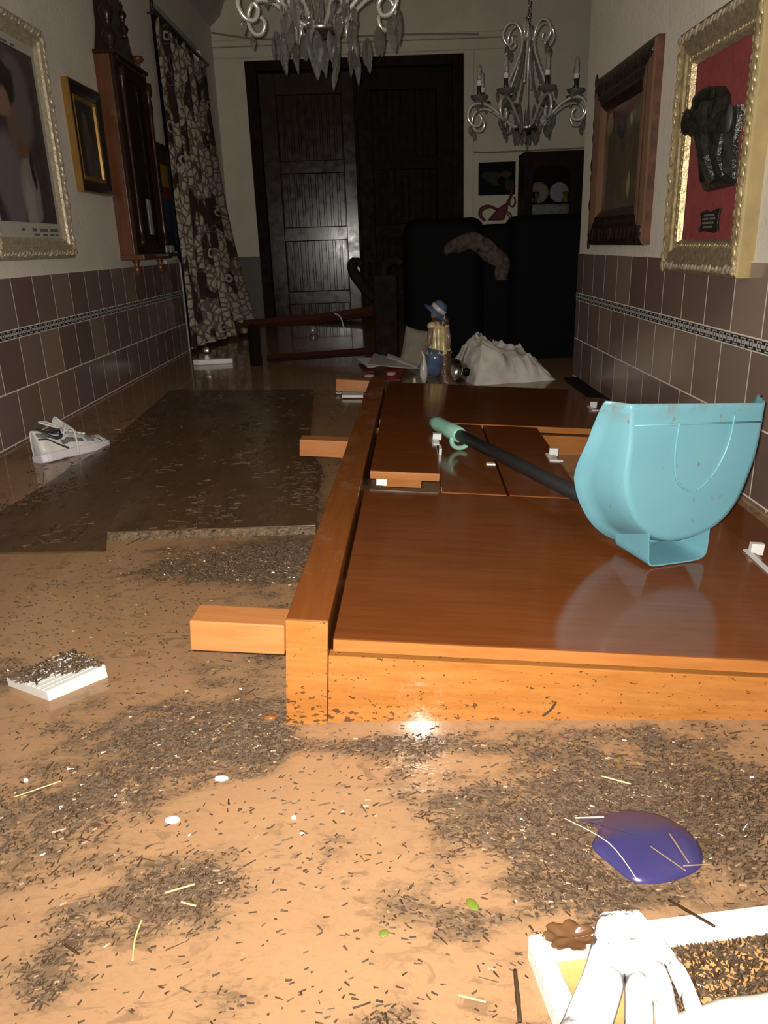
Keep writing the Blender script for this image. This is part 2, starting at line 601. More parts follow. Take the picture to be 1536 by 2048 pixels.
def curtain_mat():
    t = NT('embroidered_curtain')
    v = t.coord('UV')
    vv = t.mapping(v, (1.5, 2.2, 1))
    warp = t.node('ShaderNodeTexNoise')
    t.link(vv, warp.inputs['Vector'])
    warp.inputs['Scale'].default_value = 5.0
    warp.inputs['Detail'].default_value = 2
    ad = t.node('ShaderNodeVectorMath', operation='MULTIPLY_ADD')
    t.link(warp.outputs['Color'], ad.inputs[0])
    ad.inputs[1].default_value = (0.10, 0.10, 0)
    t.link(vv, ad.inputs[2])
    vo = t.node('ShaderNodeTexVoronoi', feature='F1')
    t.link(ad.outputs[0], vo.inputs['Vector'])
    vo.inputs['Scale'].default_value = 7.0
    vo.inputs['Randomness'].default_value = 0.75
    d = vo.outputs['Distance']
    rings = t.ramp(t.math('SINE', t.math('MULTIPLY', d, 30.0)), [(0.25, 0.0), (0.5, 1.0)])
    disc = t.ramp(d, [(0.40, 1.0), (0.46, 0.0)])
    scroll = t.math('MULTIPLY', rings, disc)
    vo2 = t.node('ShaderNodeTexVoronoi', feature='DISTANCE_TO_EDGE')
    t.link(ad.outputs[0], vo2.inputs['Vector'])
    vo2.inputs['Scale'].default_value = 17.0
    petals = t.ramp(vo2.outputs['Distance'], [(0.06, 0.25), (0.14, 1.0)])
    area = t.ramp(t.noise(t.mapping(v, (2.2, 2.0, 1)), 4.0, 2), [(0.44, 0.0), (0.48, 1.0)])
    f = t.math('MAXIMUM', scroll, t.math('MULTIPLY', petals, area))
    edge_ = t.ramp(t.sep(v)[0], [(0.0, 1.0), (0.6, 1.0), (0.80, 0.8), (1.0, 0.65)])
    f = t.math('MULTIPLY', f, edge_)
    c = t.mix(f, (0.045, 0.028, 0.022), t.mix(t.noise(v, 160, 2), (0.40, 0.34, 0.27), (0.56, 0.49, 0.39)))
    t.set(color=c, rough=0.8, spec=0.2)
    t.bump(f, 0.5, 0.004)
    return t.m


M['curtain'] = curtain_mat()

DRIFTS = []
for (px, py, rx, ry, k) in ((1180, 1590, 330, 70, 0.75), (1150, 1700, 190, 90, 0.55), (1450, 1650, 120, 120, 0.6), (800, 1500, 300, 22, 0.35), (1000, 1480, 520, 18, 0.25), (400, 1450, 170, 55, 0.5),
                            (200, 1550, 190, 70, 0.45), (100, 1700, 160, 90, 0.35), (330, 1800, 110, 60, 0.5), (430, 1755, 60, 60, 0.55), (150, 1850, 70, 90, 0.45), (80, 1960, 130, 50, 0.35), (520, 1500, 60, 50, 0.5),
                            (800, 1800, 80, 35, 0.45), (640, 1690, 60, 30, 0.3), (1250, 1800, 150, 30, 0.5), (480, 1130, 150, 42, 0.75), (570, 1100, 60, 60, 0.6), (480, 1350, 80, 40, 0.35), (30, 1330, 60, 60, 0.4), (890, 1850, 60, 40, 0.3), (480, 1990, 60, 30, 0.3),
                            (550, 1620, 160, 70, -0.35), (600, 1950, 200, 70, -0.2), (180, 1200, 260, 70, -0.5), (900, 1950, 120, 60, -0.2), (150, 1780, 60, 30, -0.4), (960, 1750, 60, 60, -0.2)):
    c_ = on_water(px, py)
    DRIFTS.append((c_.x, c_.y, (on_water(px + rx, py) - c_).length, (on_water(px, py - ry) - c_).length, k))


def density(x, y):
    p = Vector((x * 3.6 + 3.1, y * 3.6 + 1.7, 0.3))
    n = 0.5 * noise.noise(p) + 0.35 * noise.noise(p * 2.3) + 0.50 * noise.noise(Vector((p.x * 4 + p.y * 2, p.y * 8 - p.x * 3, 1)))
    d = 0.02
    for cx_, cy_, rx, ry, k in DRIFTS:
        d += k * math.exp(-((x - cx_) / rx) ** 2 - ((y - cy_) / ry) ** 2)
    return (d + n * 0.75) * 1.0 - 0.03


# ------------------------------------------------------------------ the setting
XL, XR, YB = -1.515, 1.015, 8.0
FLOOR = -0.72
CEIL = 3.4
wl = MB().box((XL - 0.18, -1.6, FLOOR), (XL, 5.93, CEIL)).box((XL - 0.18, 5.93, 2.32), (XL, 7.45, CEIL)).box((XL - 0.18, 7.45, FLOOR), (XL, YB, CEIL))
struct(wl.build('wall_left', M['plaster']))
struct(B((XR, -1.6, FLOOR), (XR + 0.22, 4.25, CEIL)).build('wall_right', M['plaster']))
wb = MB()
wb.box((XL - 0.18, YB, FLOOR), (-1.24, YB + 0.3, CEIL)).box((0.77, YB, FLOOR), (3.4, YB + 0.3, CEIL)).box((-1.24, YB, 2.34), (0.77, YB + 0.3, CEIL))
struct(wb.build('wall_back', M['plaster_back']))
struct(B((3.2, 4.25, FLOOR), (3.4, YB, CEIL)).build('wall_right_far', M['plaster_back']))
struct(B((XL - 0.2, -1.6, FLOOR - 0.1), (3.4, YB + 0.3, FLOOR)).build('floor', simple('drowned_floor', (0.2, 0.13, 0.08), 0.7)))
struct(B((XL - 0.2, -1.6, CEIL), (3.4, YB + 0.3, CEIL + 0.1)).build('ceiling', M['ceil']))
# tile dado with its chain border
e = 0.006
struct(B((XL, -1.6, 0.442), (XL + e, 5.93, 0.642)).build('trim_1', M['tile_top_l']), 'upper row of brown tiles on the left wall')
struct(B((XL, -1.6, 0.408), (XL + e + 0.002, 5.93, 0.442)).build('trim_2', M['band']), 'black and grey chain border on the left wall')
struct(B((XL, -1.6, FLOOR), (XL + e, 5.93, 0.408)).build('trim_3', M['tile_low_l']), 'lower rows of brown tiles on the left wall')
struct(B((XR - e, -1.6, 0.442), (XR, 4.25, 0.642)).build('trim_4', M['tile_top_r']), 'upper row of brown tiles on the right wall')
struct(B((XR - e - 0.002, -1.6, 0.408), (XR, 4.25, 0.442)).build('trim_5', M['band']), 'black and grey chain border on the right wall')
struct(B((XR - e, -1.6, FLOOR), (XR, 4.25, 0.408)).build('trim_6', M['tile_low_r']), 'lower rows of brown tiles on the right wall')
edge = MB().box((XL, 5.55, 0.642), (XL + 0.012, 5.945, 0.66)).box((XL, 5.925, FLOOR), (XL + 0.012, 5.945, 0.66))
struct(edge.build('trim_7', M['grout']), 'white strip finishing the left tiles')
struct(B((XL, YB - e, FLOOR), (-1.24, YB, 0.645)).build('trim_8', simple('grey_back_tiles', (0.13, 0.115, 0.105), 0.3)), 'grey tiles beside the double door')
mo = MB().box((XL, YB - 0.05, 2.45), (1.25, YB, 2.50)).box((XL, YB - 0.025, 2.36), (1.25, YB, 2.45))
struct(mo.build('trim_9', M['plaster_back'], bevel=0.012), 'plaster moulding over the double door')
struct(B((0.77, YB - 0.03, FLOOR), (0.86, YB, 2.36)).build('trim_10', M['plaster_back'], bevel=0.008), 'plaster strip right of the double door')
beam = MB().prism([(-1.515, 2.62), (-1.515, CEIL), (-1.12, CEIL), (-1.42, 2.70)], 0, 1.9, T(0, 6.1, 0) @ RX(pi / 2) @ RX(0) @ Matrix.Scale(-1, 4, (0, 0, 1)))
struct(beam.build('trim_11', M['ceil']), 'sloping soffit above the curtain')
NX, NY = 190, 260
wat = MB().grid(lambda u, v: (XL + 0.004 + (3.2 - XL) * (0.75 * u + 0.25 * u * u), -1.2 + 0.001 + (YB + 1.2) * (0.19 * v + 0.81 * v ** 2.2 if v > 0.0 else 0.0) if False else -1.2 + (1.6 * min(1, v / 0.06) + (1.6 * max(0, min(1, (v - 0.06) / 0.62))) + (YB - 2.0) * max(0, (v - 0.68) / 0.32) ** 1.4), 0.0), NX, NY)
wo = tag(wat.build('flood_water', M['water'], smooth=True), 'muddy tan flood water covering the whole floor', 'water', kind='structure')
sa = wo.data.attributes.new('silt', 'FLOAT', 'POINT')
for i_, vt in enumerate(wo.data.vertices):
    sa.data[i_].value = max(0.0, min(1.0, density(vt.co.x, vt.co.y) * 1.9 + 0.04)) if vt.co.y < 3.5 else 0.1

# side doorway behind the curtain
d2 = empty('door_2', (XL - 0.06, 5.95, FLOOR))
struct(d2, 'dark slab added in the shaded doorway behind the lace curtain')
B((-0.03, 0, 0), (0.0, 1.49, 3.02)).build('flat_panel', M['door_wood2'], d2)  # dark slab added so the open doorway reads as shade

# old double door
dr = empty('door_1', (-1.24, YB, FLOOR))
struct(dr, 'tall dark wooden double door at the end of the hall')
fr = MB().box((0.0, 0.02, 0), (0.10, 0.26, 3.06)).box((1.91, 0.02, 0), (2.01, 0.26, 3.06)).box((0.10, 0.02, 2.98), (1.91, 0.26, 3.06))
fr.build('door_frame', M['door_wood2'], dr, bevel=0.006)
Z0 = -FLOOR


def leaf(name, x0, w_, rz, mat, planks=9, hinge_right=False):
    L = empty(name, (x0, 0.12, 0), (0, 0, rz))
    L.parent = dr
    s = -1 if hinge_right else 1
    X = lambda a, b: (min(s * a, s * b), max(s * a, s * b))
    rails = [(0.02, 0.30), (Z0 + 0.17, Z0 + 0.29), (Z0 + 0.775, Z0 + 0.90), (Z0 + 1.39, Z0 + 1.50), (Z0 + 2.07, Z0 + 2.25)]
    st = MB()
    for a, b in ((0.0, 0.15), (w_ - 0.13, w_)):
        x = X(a, b)
        st.box((x[0], -0.03, 0.02), (x[1], 0.02, 2.97))
    for a, b in rails:
        x = X(0.15, w_ - 0.13)
        st.box((x[0], -0.028, a), (x[1], 0.02, b))
    st.build('leaf_frame', mat, L, bevel=0.004)
    pw = (w_ - 0.28) / planks
    for (a0, a1), (b0, b1) in zip(rails[:-1], rails[1:]):
        pk = MB()
        for i in range(planks):
            x = X(0.15 + i * pw + 0.009, 0.15 + (i + 1) * pw - 0.009)
            pk.box((x[0], -0.014, a1), (x[1], 0.015, b0))
        x = X(0.15, w_ - 0.13)
        pk.box((x[0], 0.008, a1), (x[1], 0.02, b0))
        pk.build('plank_panel', mat, L, bevel=0.005)
    hb = MB().tube([(s * (w_ - 0.06), -0.035, Z0 + 0.55), (s * (w_ - 0.06), -0.09, Z0 + 0.55), (s * (w_ - 0.06), -0.09, Z0 + 0.47), (s * (w_ - 0.06), -0.035, Z0 + 0.44)], 0.014)
    hb.build('door_handle', M['dark_wood'], L)
    return L


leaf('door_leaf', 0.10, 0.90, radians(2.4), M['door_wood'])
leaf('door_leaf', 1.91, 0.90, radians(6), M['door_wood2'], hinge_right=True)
# the moulding strip covering the joint of the two leaves
B((0.985, 0.04, 0.02), (1.03, 0.09, 2.97)).build('astragal', M['door_wood2'], dr, bevel=0.006)

# cable along the back wall
pts = [(0.80, YB - 0.012, 1.52), (1.0, YB - 0.012, 1.505), (1.5, YB - 0.012, 1.51), (2.2, YB - 0.012, 1.52)]
tag(MB().tube(smooth_path(pts), 0.007).build('cable', simple('painted_cable', (0.24, 0.23, 0.19), 0.6)), 'thin cable running across the back wall above the glass cabinet', 'cable')
pts = [(-1.5, YB - 0.062, 2.56), (-1.1, YB - 0.062, 2.50), (-0.6, YB - 0.062, 2.485), (0.2, YB - 0.062, 2.49), (0.9, YB - 0.062, 2.47)]
tag(MB().tube(smooth_path(pts), 0.008).build('cable', simple('painted_cable_door', (0.27, 0.26, 0.22), 0.6)), 'cable sagging along the moulding above the double door', 'cable')


# ------------------------------------------------------------------ wardrobe floating on its back
def mat3(yaw, pitch, roll):
    return (Matrix.Rotation(yaw, 3, 'Z') @ Matrix.Rotation(pitch, 3, 'X') @ Matrix.Rotation(roll, 3, 'Y'))


FM = mat3(-0.03763, -0.00639, 0.0676).to_4x4()
FM.translation = (-0.1689, 1.0546, 0.1853)
side = empty('sideboard', M=FM)
tag(side, 'large cherry-brown wooden sideboard lying on its back in the flood water', 'sideboard')
B((0, 0, -0.22), (0.0657, 2.30, 0)).build('plinth', [M['wood_rail']], side, bevel=0.0025)
# plinth end in a lighter colour, for the flash meeting it head-on
B((0.0008, -0.0022, -0.22), (0.0649, -0.0006, -0.001)).build('plinth_end', M['wood_front'], side)
for y0, y1 in ((-0.018, 0.040), (1.147, 1.205), (2.247, 2.300)):
    B((-0.143, y0, -0.052), (0.001, y1, -0.002)).build('leg', M['wood_peg'], side, bevel=0.002)
B((0.066, 0.004, -0.30), (0.915, 0.026, -0.0617)).build('end_panel', M['wood_front'], side, bevel=0.0015)
B((0.066, 2.385, -0.30), (0.915, 2.407, -0.0617)).build('end_panel', M['wood_edge'], side, bevel=0.0015)
for y0 in (0.792, 1.600):
    B((0.068, y0, -0.30), (0.915, y0 + 0.02, -0.060)).build('partition', M['wood_edge'], side, bevel=0.0015)
B((0.93, 0.02, -0.30), (1.045, 2.39, -0.058)).build('cornice', M['wood_top'], side, bevel=0.003)


def flat_panel(x0, x1, y0, y1, zt, th=0.022, nm='door'):
    o = MB().box((x0, y0 + 0.0015, zt - th), (x1, y1, zt)).build(nm, M['wood_top'], side, bevel=0.002)
    # edge facing the viewer, flash light put into its paler colour
    MB().box((x0 + 0.001, y0, zt - th + 0.001), (x1 - 0.001, y0 + 0.0014, zt - 0.001)).build('edge_band', M['wood_edge'], o)
    return o


flat_panel(0.0729, 0.905, 0.000, 0.778, -0.030)
flat_panel(0.0729, 0.905, 1.601, 2.409, -0.030)
flat_panel(0.081, 0.261, 0.857, 1.560, -0.004, nm='drawer_front')
flat_panel(0.2640, 0.4270, 0.783, 1.585, -0.030, nm='drawer_front')
flat_panel(0.4330, 0.6200, 0.783, 1.585, -0.030, nm='drawer_front')
B((0.115, 0.875, -0.050), (0.215, 1.55, -0.027)).build('drawer_side', M['wood_edge'], side)


def clip(x, y, ln, tab, nm='hinge'):
    m_ = MB().box((x - 0.011, y, -0.0295), (x, y + ln, -0.0265))
    m_.box((x, y + ln * tab, -0.0295), (x + 0.028, y + ln * tab + 0.012, -0.0265)).box((x, y + ln * 0.9, -0.034), (x + 0.026, y + ln, -0.010))
    return m_.build(nm, M['silver_plastic'], side)


M['silver_plastic'] = simple('grey_white_fitting', (0.55, 0.55, 0.54), 0.35)
clip(0.893, 0.345, 0.125, 0.02)
clip(0.893, 1.93, 0.09, 0.02)
clip(0.600, 1.13, 0.085, 0.0)
b_ = MB().box((0.252, 1.165, -0.0038), (0.268, 1.235, -0.001)).box((0.250, 1.225, -0.0038), (0.276, 1.245, 0.014)).box((0.268, 1.150, -0.03), (0.276, 1.20, -0.012))
b_.build('hinge', M['silver_plastic'], side)
B((0.098, 0.868, -0.046), (0.125, 0.90, -0.029)).build('hinge', M['white'], side)
B((0.40, 1.06, -0.0298), (0.425, 1.075, -0.027)).build('hinge', M['white'], side)


# ------------------------------------------------------------------ turquoise long-handled dustpan
PB = Vector((0.4957, 1.3781, 0.109))
ND = Vector((-0.3638, 0.9315, 0)).normalized()
TD = Vector((0.9315, 0.3638, 0)).normalized()
pm = Matrix((TD, ND, Vector((0, 0, 1)))).transposed().to_4x4()
pm.translation = PB
pan = empty('dustpan', M=pm)
tag(pan, 'turquoise plastic long-handled dustpan lying across the sideboard with its pan upright', 'dustpan')
out = [(-0.0739, 0.3295), (-0.0710, 0.2636), (-0.0748, 0.189), (-0.0600, 0.1334), (-0.0200, 0.0800), (0.0494, 0.0470), (0.1403, 0.0560), (0.1969, 0.0992), (0.2293, 0.1773), (0.2386, 0.2366), (0.2414, 0.3021)]
op = [Vector((x, 0, z)) for x, z in out]
op = smooth_path(op, 5)
cx = Vector((0.085, 0, 0.20))
n_ = len(op)


def pan_surface():
    mb = MB()
    rows = []
    for ring, (dep, fl_) in enumerate([(0.0, -0.012), (0.0, -0.004), (0.006, 0.0), (0.03, 0.007), (0.07, 0.018), (0.1, 0.026), (0.104, 0.040)]):
        row = []
        for i, p in enumerate(op):
            s_ = i / (n_ - 1)
            k = 0.35 + 0.65 * min(1, sin(pi * s_) * 1.6)
            d = (p - cx)
            d.z = min(d.z, 0.0) if d.z < 0.05 else d.z * max(0, 1 - (d.z - 0.05) * 12)
            d = d.normalized() if d.length > 1e-6 else Vector((0, 0, 0))
            row.append(p + d * fl_ * (0.5 + 0.5 * k) + Vector((0, dep * k, 0)))
        rows.append(row)
    vs = [p for r in rows for p in r]
    fs = []
    for j in range(len(rows) - 1):
        for i in range(n_ - 1):
            fs.append((j * n_ + i, j * n_ + i + 1, (j + 1) * n_ + i + 1, (j + 1) * n_ + i))
    # bottom plate as a fan of horizontal strips
    for i in range(n_ // 2):
        a, b, c, d = i, i + 1, n_ - 2 - i, n_ - 1 - i
        if b < c:
            fs.append((a, b, c, d))
        elif b == c:
            fs.append((a, b, d))
    mb.add(vs, fs)
    return mb


pan_surface().build('pan', M['scoop'], pan, smooth=True, solid=0.003)
rib = [(0.035, -0.0025, 0.285), (0.032, -0.0025, 0.22), (0.045, -0.0025, 0.17), (0.085, -0.0025, 0.145), (0.130, -0.0025, 0.175), (0.158, -0.0025, 0.23), (0.165, -0.0025, 0.285)]
MB().tube(smooth_path(rib, 6), 0.0035, 6, flat=0.6).build('rib', M['scoop'], pan, smooth=True)
MB().tube([(-0.066, -0.002, 0.290), (0.085, -0.002, 0.277), (0.232, -0.002, 0.264)], 0.003, 6, flat=0.6).build('lip_crease', M['scoop'], pan, smooth=True)
pk = [(-0.0097, 0.075), (-0.0060, 0.035), (-0.0040, 0.012), (0.008, 0.0035), (0.0494, 0.0002), (0.105, -0.0030), (0.130, 0.001), (0.1374, 0.016), (0.1380, 0.065)]
pk = smooth_path([Vector((x, 0, z)) for x, z in pk], 3)
po = MB()
vs = [p + Vector((0, 0.0, 0)) for p in pk] + [p + Vector((0.0, 0.10, 0.006)) for p in pk]
n2 = len(pk)
fs = [(i, i + 1, n2 + i + 1, n2 + i) for i in range(n2 - 1)] + [tuple(range(n2, 2 * n2))]
po.add(vs, fs)
po.build('handle_socket', M['scoop'], pan, smooth=False, solid=0.003)
h0 = pm.inverted() @ Vector((0.500, 1.515, 0.155))
h1 = pm.inverted() @ on_water(893, 857, 0.178)
hd = (h1 - h0).normalized()
MB().tube([h0, h0 + (h1 - h0) * 0.5, h1], 0.0175, 14).build('handle', M['handle'], pan, smooth=True)
g = MB().tube([h1 - hd * 0.09, h1 - hd * 0.085, h1 - hd * 0.03, h1, h1 + hd * 0.05, h1 + hd * 0.085, h1 + hd * 0.10], [0.019, 0.0235, 0.025, 0.022, 0.0235, 0.019, 0.008], 14)
gp = g.build('grip', M['mint'], pan, smooth=True)
sd_ = Vector((hd.z, 0, 0)) + hd.cross(Vector((0, 0, 1))).normalized()
hk = [h1 - hd * 0.075 + sd_ * (0.010 + 0.030 * cos(a)) + Vector((0, 0, -0.018 + 0.026 * sin(a))) for a in [radians(q) for q in range(80, 330, 20)]]
MB().tube(hk, 0.0075, 8).build('hook', M['mint'], gp, smooth=True)


# ------------------------------------------------------------------ boards floating on the left
def slab(name, pts, z0, z1, mats, label, cat='board', jag=0.0, parent_edge=True):
    random.seed(len(name) + int(z1 * 1e4))
    o = MB().prism(pts, z0, z1).build(name, mats[0], bevel=0.002)
    tag(o, label, cat)
    return o


bd = [(-0.762, 1.925), (-0.207, 1.930), (-0.225, 2.25), (-0.233, 2.50), (-0.30, 2.75), (-0.335, 3.2), (-0.392, 3.99), (-1.083, 4.10), (-0.94, 3.0)]
o = slab('hardboard_sheet', bd, 0.002, 0.018, [M['board']], 'big brown hardboard sheet floating flat left of the sideboard')
ed = MB().grid(lambda u, v: (-0.764 + 0.556 * u, 1.924 - 0.022 * v * (0.8 + 0.2 * sin(u * 40)), 0.0165 - 0.0175 * v + 0.003 * noise.noise((u * 60, v * 9, 0))), 90, 4)
ed.build('frayed_edge', M['board_edge'], o)
bd = [(-1.03, 1.83), (-0.735, 1.822), (-0.77, 1.93), (-0.93, 2.9), (-1.03, 3.6), (-1.09, 4.2), (-1.20, 4.2), (-1.13, 3.0), (-1.16, 2.3), (-1.22, 1.80)]
slab('hardboard_sheet', bd, -0.004, 0.004, [M['board']], 'second hardboard sheet, half under water between the shoe and the bigger sheet')
# dark plank tight against the right wall is the cornice of the sideboard; a loose one leans past it
tag(B((0.0, 0, 0), (0.07, 1.5, 0.02)).build('plank', M['dark_wood'], bevel=0.002), 'dark narrow plank floating along the foot of the right wall', 'plank')
bpy.data.objects['plank'].location = (0.936, 2.62, -0.004)

# ------------------------------------------------------------------ trainer shoe
sm = T(-1.297, 2.74, -0.006) @ RZ(radians(-29)) @ RX(radians(-3)) @ RY(radians(-14))
shoe = empty('trainer_shoe', M=sm)
tag(shoe, 'white and grey lace-up trainer floating by the left tiled wall', 'shoe')
M['shoe_w'] = simple('white_leather', (0.66, 0.64, 0.61), 0.4, var=0.15, vscale=20)
M['shoe_g'] = simple('silver_grey_mesh', (0.17, 0.165, 0.15), 0.4, var=0.3, vscale=60)
M['shoe_d'] = simple('dark_navy_trim', (0.03, 0.03, 0.04), 0.5)
M['shoe_l'] = simple('lavender_panel', (0.28, 0.26, 0.34), 0.5)
SL = 0.315
prof = lambda s: 0.036 + 0.012 * sin(pi * min(1, s * 1.15)) + 0.010 * max(0, sin(pi * (s - 0.45) / 0.55) if s > 0.45 else 0) - (0.020 * ((s - 0.88) / 0.12) ** 2 if s > 0.88 else 0) - (0.014 * ((0.06 - s) / 0.06) if s < 0.06 else 0)
top = lambda s: 0.112 + 0.012 * cos(s * 9) if s < 0.35 else 0.112 - 0.048 * min(1.0, (s - 0.35) / 0.42) ** 0.9 + (0.0 if s < 0.86 else -0.026 * ((s - 0.86) / 0.14) ** 2.5)


def shoe_up(u, v):
    a = v * pi
    s = u
    wv = prof(s)
    x = wv * cos(a) * (1 - 0.22 * sin(a))
    z = 0.025 + (top(s) - 0.025) * sin(a) ** 0.75
    return (x, s * SL, z)


MB().grid(shoe_up, 26, 18).build('upper', M['shoe_w'], shoe, smooth=True, solid=0.002)
so = MB()
pts_l = []
for i in range(25):
    s = i / 24
    pts_l.append((prof(s) + 0.006, s * (SL + 0.012) - 0.006))
outl = pts_l + [(-x, y) for x, y in reversed(pts_l)]
so.prism(outl, 0.0, 0.034)
so.build('sole', simple('white_midsole', (0.62, 0.58, 0.62), 0.45), shoe, smooth=False, bevel=0.006, seg=3)
MB().prism([(x * 0.96, y) for x, y in outl], -0.006, 0.0).build('outsole', M['shoe_d'], shoe)


def on_up(s, v, off=0.003):
    p = Vector(shoe_up(s, v))
    c = Vector((0, s * SL, 0.045))
    return p + (p - c).normalized() * off


# collar opening, tongue, laces, trims
MB().tube([on_up(0.30 - 0.14 * cos(a) - 0.06, 0.5 + 0.30 * sin(a), 0.002) for a in [2 * pi * i / 20 for i in range(21)]], 0.007, 8).build('collar', M['shoe_d'], shoe, smooth=True)
MB().ell((0, 0.24 * SL, 0.108), (0.026, 0.052, 0.006)).build('lining', M['shoe_d'], shoe, smooth=True)
MB().grid(lambda u, v: (0.022 * (u - 0.5) * 2, 0.115 + 0.06 * v, 0.108 + 0.052 * (1 - v) - 0.02 * (2 * u - 1) ** 2), 6, 8).build('tongue', M['shoe_w'], shoe, smooth=True, solid=0.006)
def shoe_patch(name, line, hw, mat, sgn):
    def fn(u, v):
        k = u * (len(line) - 1)
        i = min(int(k), len(line) - 2)
        f_ = k - i
        s_ = line[i][0] + (line[i + 1][0] - line[i][0]) * f_
        q_ = line[i][1] + (line[i + 1][1] - line[i][1]) * f_ + (v - 0.5) * 2 * hw
        return on_up(s_, (1 - q_) if sgn else q_, 0.0022)
    MB().grid(fn, 14, 4).build(name, M[mat], shoe, smooth=True, solid=0.0015)


for sgn in (0, 1):
    shoe_patch('stripe', [(0.02, 0.175), (0.12, 0.17), (0.22, 0.09), (0.33, 0.02)], 0.014, 'shoe_d', sgn)
    shoe_patch('stripe', [(0.27, 0.12), (0.42, 0.13), (0.56, 0.13)], 0.040, 'shoe_g', sgn)
    shoe_patch('overlay', [(0.02, 0.255), (0.15, 0.24)], 0.045, 'shoe_g', sgn)
    shoe_patch('overlay', [(0.60, 0.17), (0.72, 0.15)], 0.085, 'shoe_l', sgn)
    shoe_patch('stripe', [(0.76, 0.28), (0.79, 0.16), (0.84, 0.06)], 0.018, 'shoe_d', sgn)
    shoe_patch('stripe', [(0.20, 0.36), (0.34, 0.33), (0.40, 0.28)], 0.020, 'shoe_d', sgn)
shoe_patch('toe_cap', [(0.88, 0.5), (0.985, 0.5)], 0.36, 'shoe_g', 0)
lc = MB()
for i in range(5):
    s = 0.44 + i * 0.055
    lc.tube([on_up(s, 0.5 + dv, 0.006) for dv in (-0.16, -0.08, 0, 0.08, 0.16)], 0.0042, 6)
    lc.tube([on_up(s + 0.027 * (dv + 0.16) / 0.16, 0.5 + dv, 0.008) for dv in (-0.16, 0, 0.16)], 0.0042, 6)
k0 = on_up(0.43, 0.5, 0.01)
lc.tube(smooth_path([k0, k0 + Vector((-0.035, -0.03, 0.035)), k0 + Vector((-0.02, -0.075, 0.040)), k0 + Vector((0.0, -0.03, 0.012)), k0], 5), 0.004, 6)
lc.tube(smooth_path([k0, k0 + Vector((0.04, -0.01, 0.014)), k0 + Vector((0.052, -0.04, -0.02)), k0 + Vector((0.02, -0.02, 0.0)), k0], 5), 0.004, 6)
lc.tube(smooth_path([k0, k0 + Vector((0.045, 0.01, -0.01)), k0 + Vector((0.062, 0.0, -0.055)), k0 + Vector((0.068, -0.01, -0.10))], 5), 0.0042, 6)
lc.build('laces', M['shoe_w'], shoe, smooth=True)

# ------------------------------------------------------------------ white plastic bits on the left
wd = empty('plastic_fitting', (-1.20, 5.19, 0))
tag(wd, 'white plastic wedge with round knob, floating below the lace curtain', 'plastic fitting')
outl = [(-0.10, -0.03), (-0.06, -0.045), (0.04, -0.03), (0.16, -0.004), (0.16, 0.006), (0.04, 0.04), (-0.06, 0.05), (-0.10, 0.03)]
MB().prism(outl, 0.0, 0.034).build('base', M['white'], wd, bevel=0.008, seg=3)
MB().ell((-0.01, 0.0, 0.085), (0.034, 0.02, 0.034)).build('knob', M['silver_dim'], wd, smooth=True)
MB().lathe([(0.022, 0.03), (0.014, 0.045), (0.014, 0.06)], 12, T(-0.01, 0, 0)).build('neck', M['white'], wd, smooth=True)
gl = MB().ell((0, 0, 0), (0.042, 0.042, 0.042), 18, 12)
o = gl.build('glass_ball', simple('thick_glass', (0.5, 0.5, 0.5), 0.08, 0.6), smooth=True)
q = on_water(627, 668)
o.location = (q.x, q.y, 0.03)
tag(o, 'shiny round glass ball floating in front of the dark double door', 'ball')

# white foam-backed slab near left
tl = empty('foam_slab', (-0.601, 1.20, 0.0), (radians(2), radians(3), radians(-44)))
tag(tl, 'square white foam slab topped with wet twigs at the left edge', 'slab')
# square with its near corner toward the viewer
qa = [(-0.05, -0.045), (0.05, -0.045), (0.05, 0.05), (-0.055, 0.05)]
tl.rotation_euler = (radians(3), radians(-2), radians(0))
tl.location = (0, 0, 0)
W_ = [(-0.598, 1.138), (-0.522, 1.212), (-0.605, 1.268), (-0.694, 1.192)]
tl.location = (-0.605, 1.20, 0)
MB().prism([(x + 0.605, y - 1.20) for x, y in W_], -0.008, 0.022).build('slab_body', simple('greyish_foam', (0.55, 0.55, 0.52), 0.6, var=0.08, vscale=50), tl, bevel=0.0015)
gv = MB()
for i in range(7):
    t_ = 0.12 + 0.12 * i
    a = Vector((W_[0][0], W_[0][1], 0)).lerp(Vector((W_[3][0], W_[3][1], 0)), t_)
    b = Vector((W_[1][0], W_[1][1], 0)).lerp(Vector((W_[2][0], W_[2][1], 0)), t_)
    gv.tube([(a.x + 0.605, a.y - 1.2, 0.0215), (b.x + 0.605, b.y - 1.2, 0.0215)], 0.0018, 6)
gv.build('ridges', simple('grey_ridges', (0.40, 0.40, 0.38), 0.6), tl)

# ------------------------------------------------------------------ violet dish with a stalk
lm = T(0.310, 0.775, 0.001)
lid = empty('plastic_dish', (0.302, 0.772, 0.0))
tag(lid, 'violet-blue plastic dish half under the muddy water in the foreground', 'dish')
lo = [(-0.080, 0.052), (-0.052, 0.030), (-0.066, 0.000), (-0.050, -0.032), (-0.031, -0.058), (0.000, -0.060), (0.030, -0.052), (0.056, -0.036), (0.066, -0.010), (0.064, 0.018), (0.046, 0.052), (0.010, 0.070), (-0.035, 0.068)]
lo = [(p.x, p.y) for p in smooth_path([Vector((x, y, 0)) for x, y in lo + [lo[0]]], 5)][:-1]
vs, fs = [(0, 0, 0.011)], []
nl = len(lo)
for k, (sc_, z_) in enumerate(((0.4, 0.0105), (0.7, 0.009), (0.9, 0.006), (1.0, 0.0015), (1.02, -0.006))):
    for x, y in lo:
        vs.append((x * sc_, y * sc_, z_ - max(0, y) * 0.075 * (1 if k < 4 else 0)))
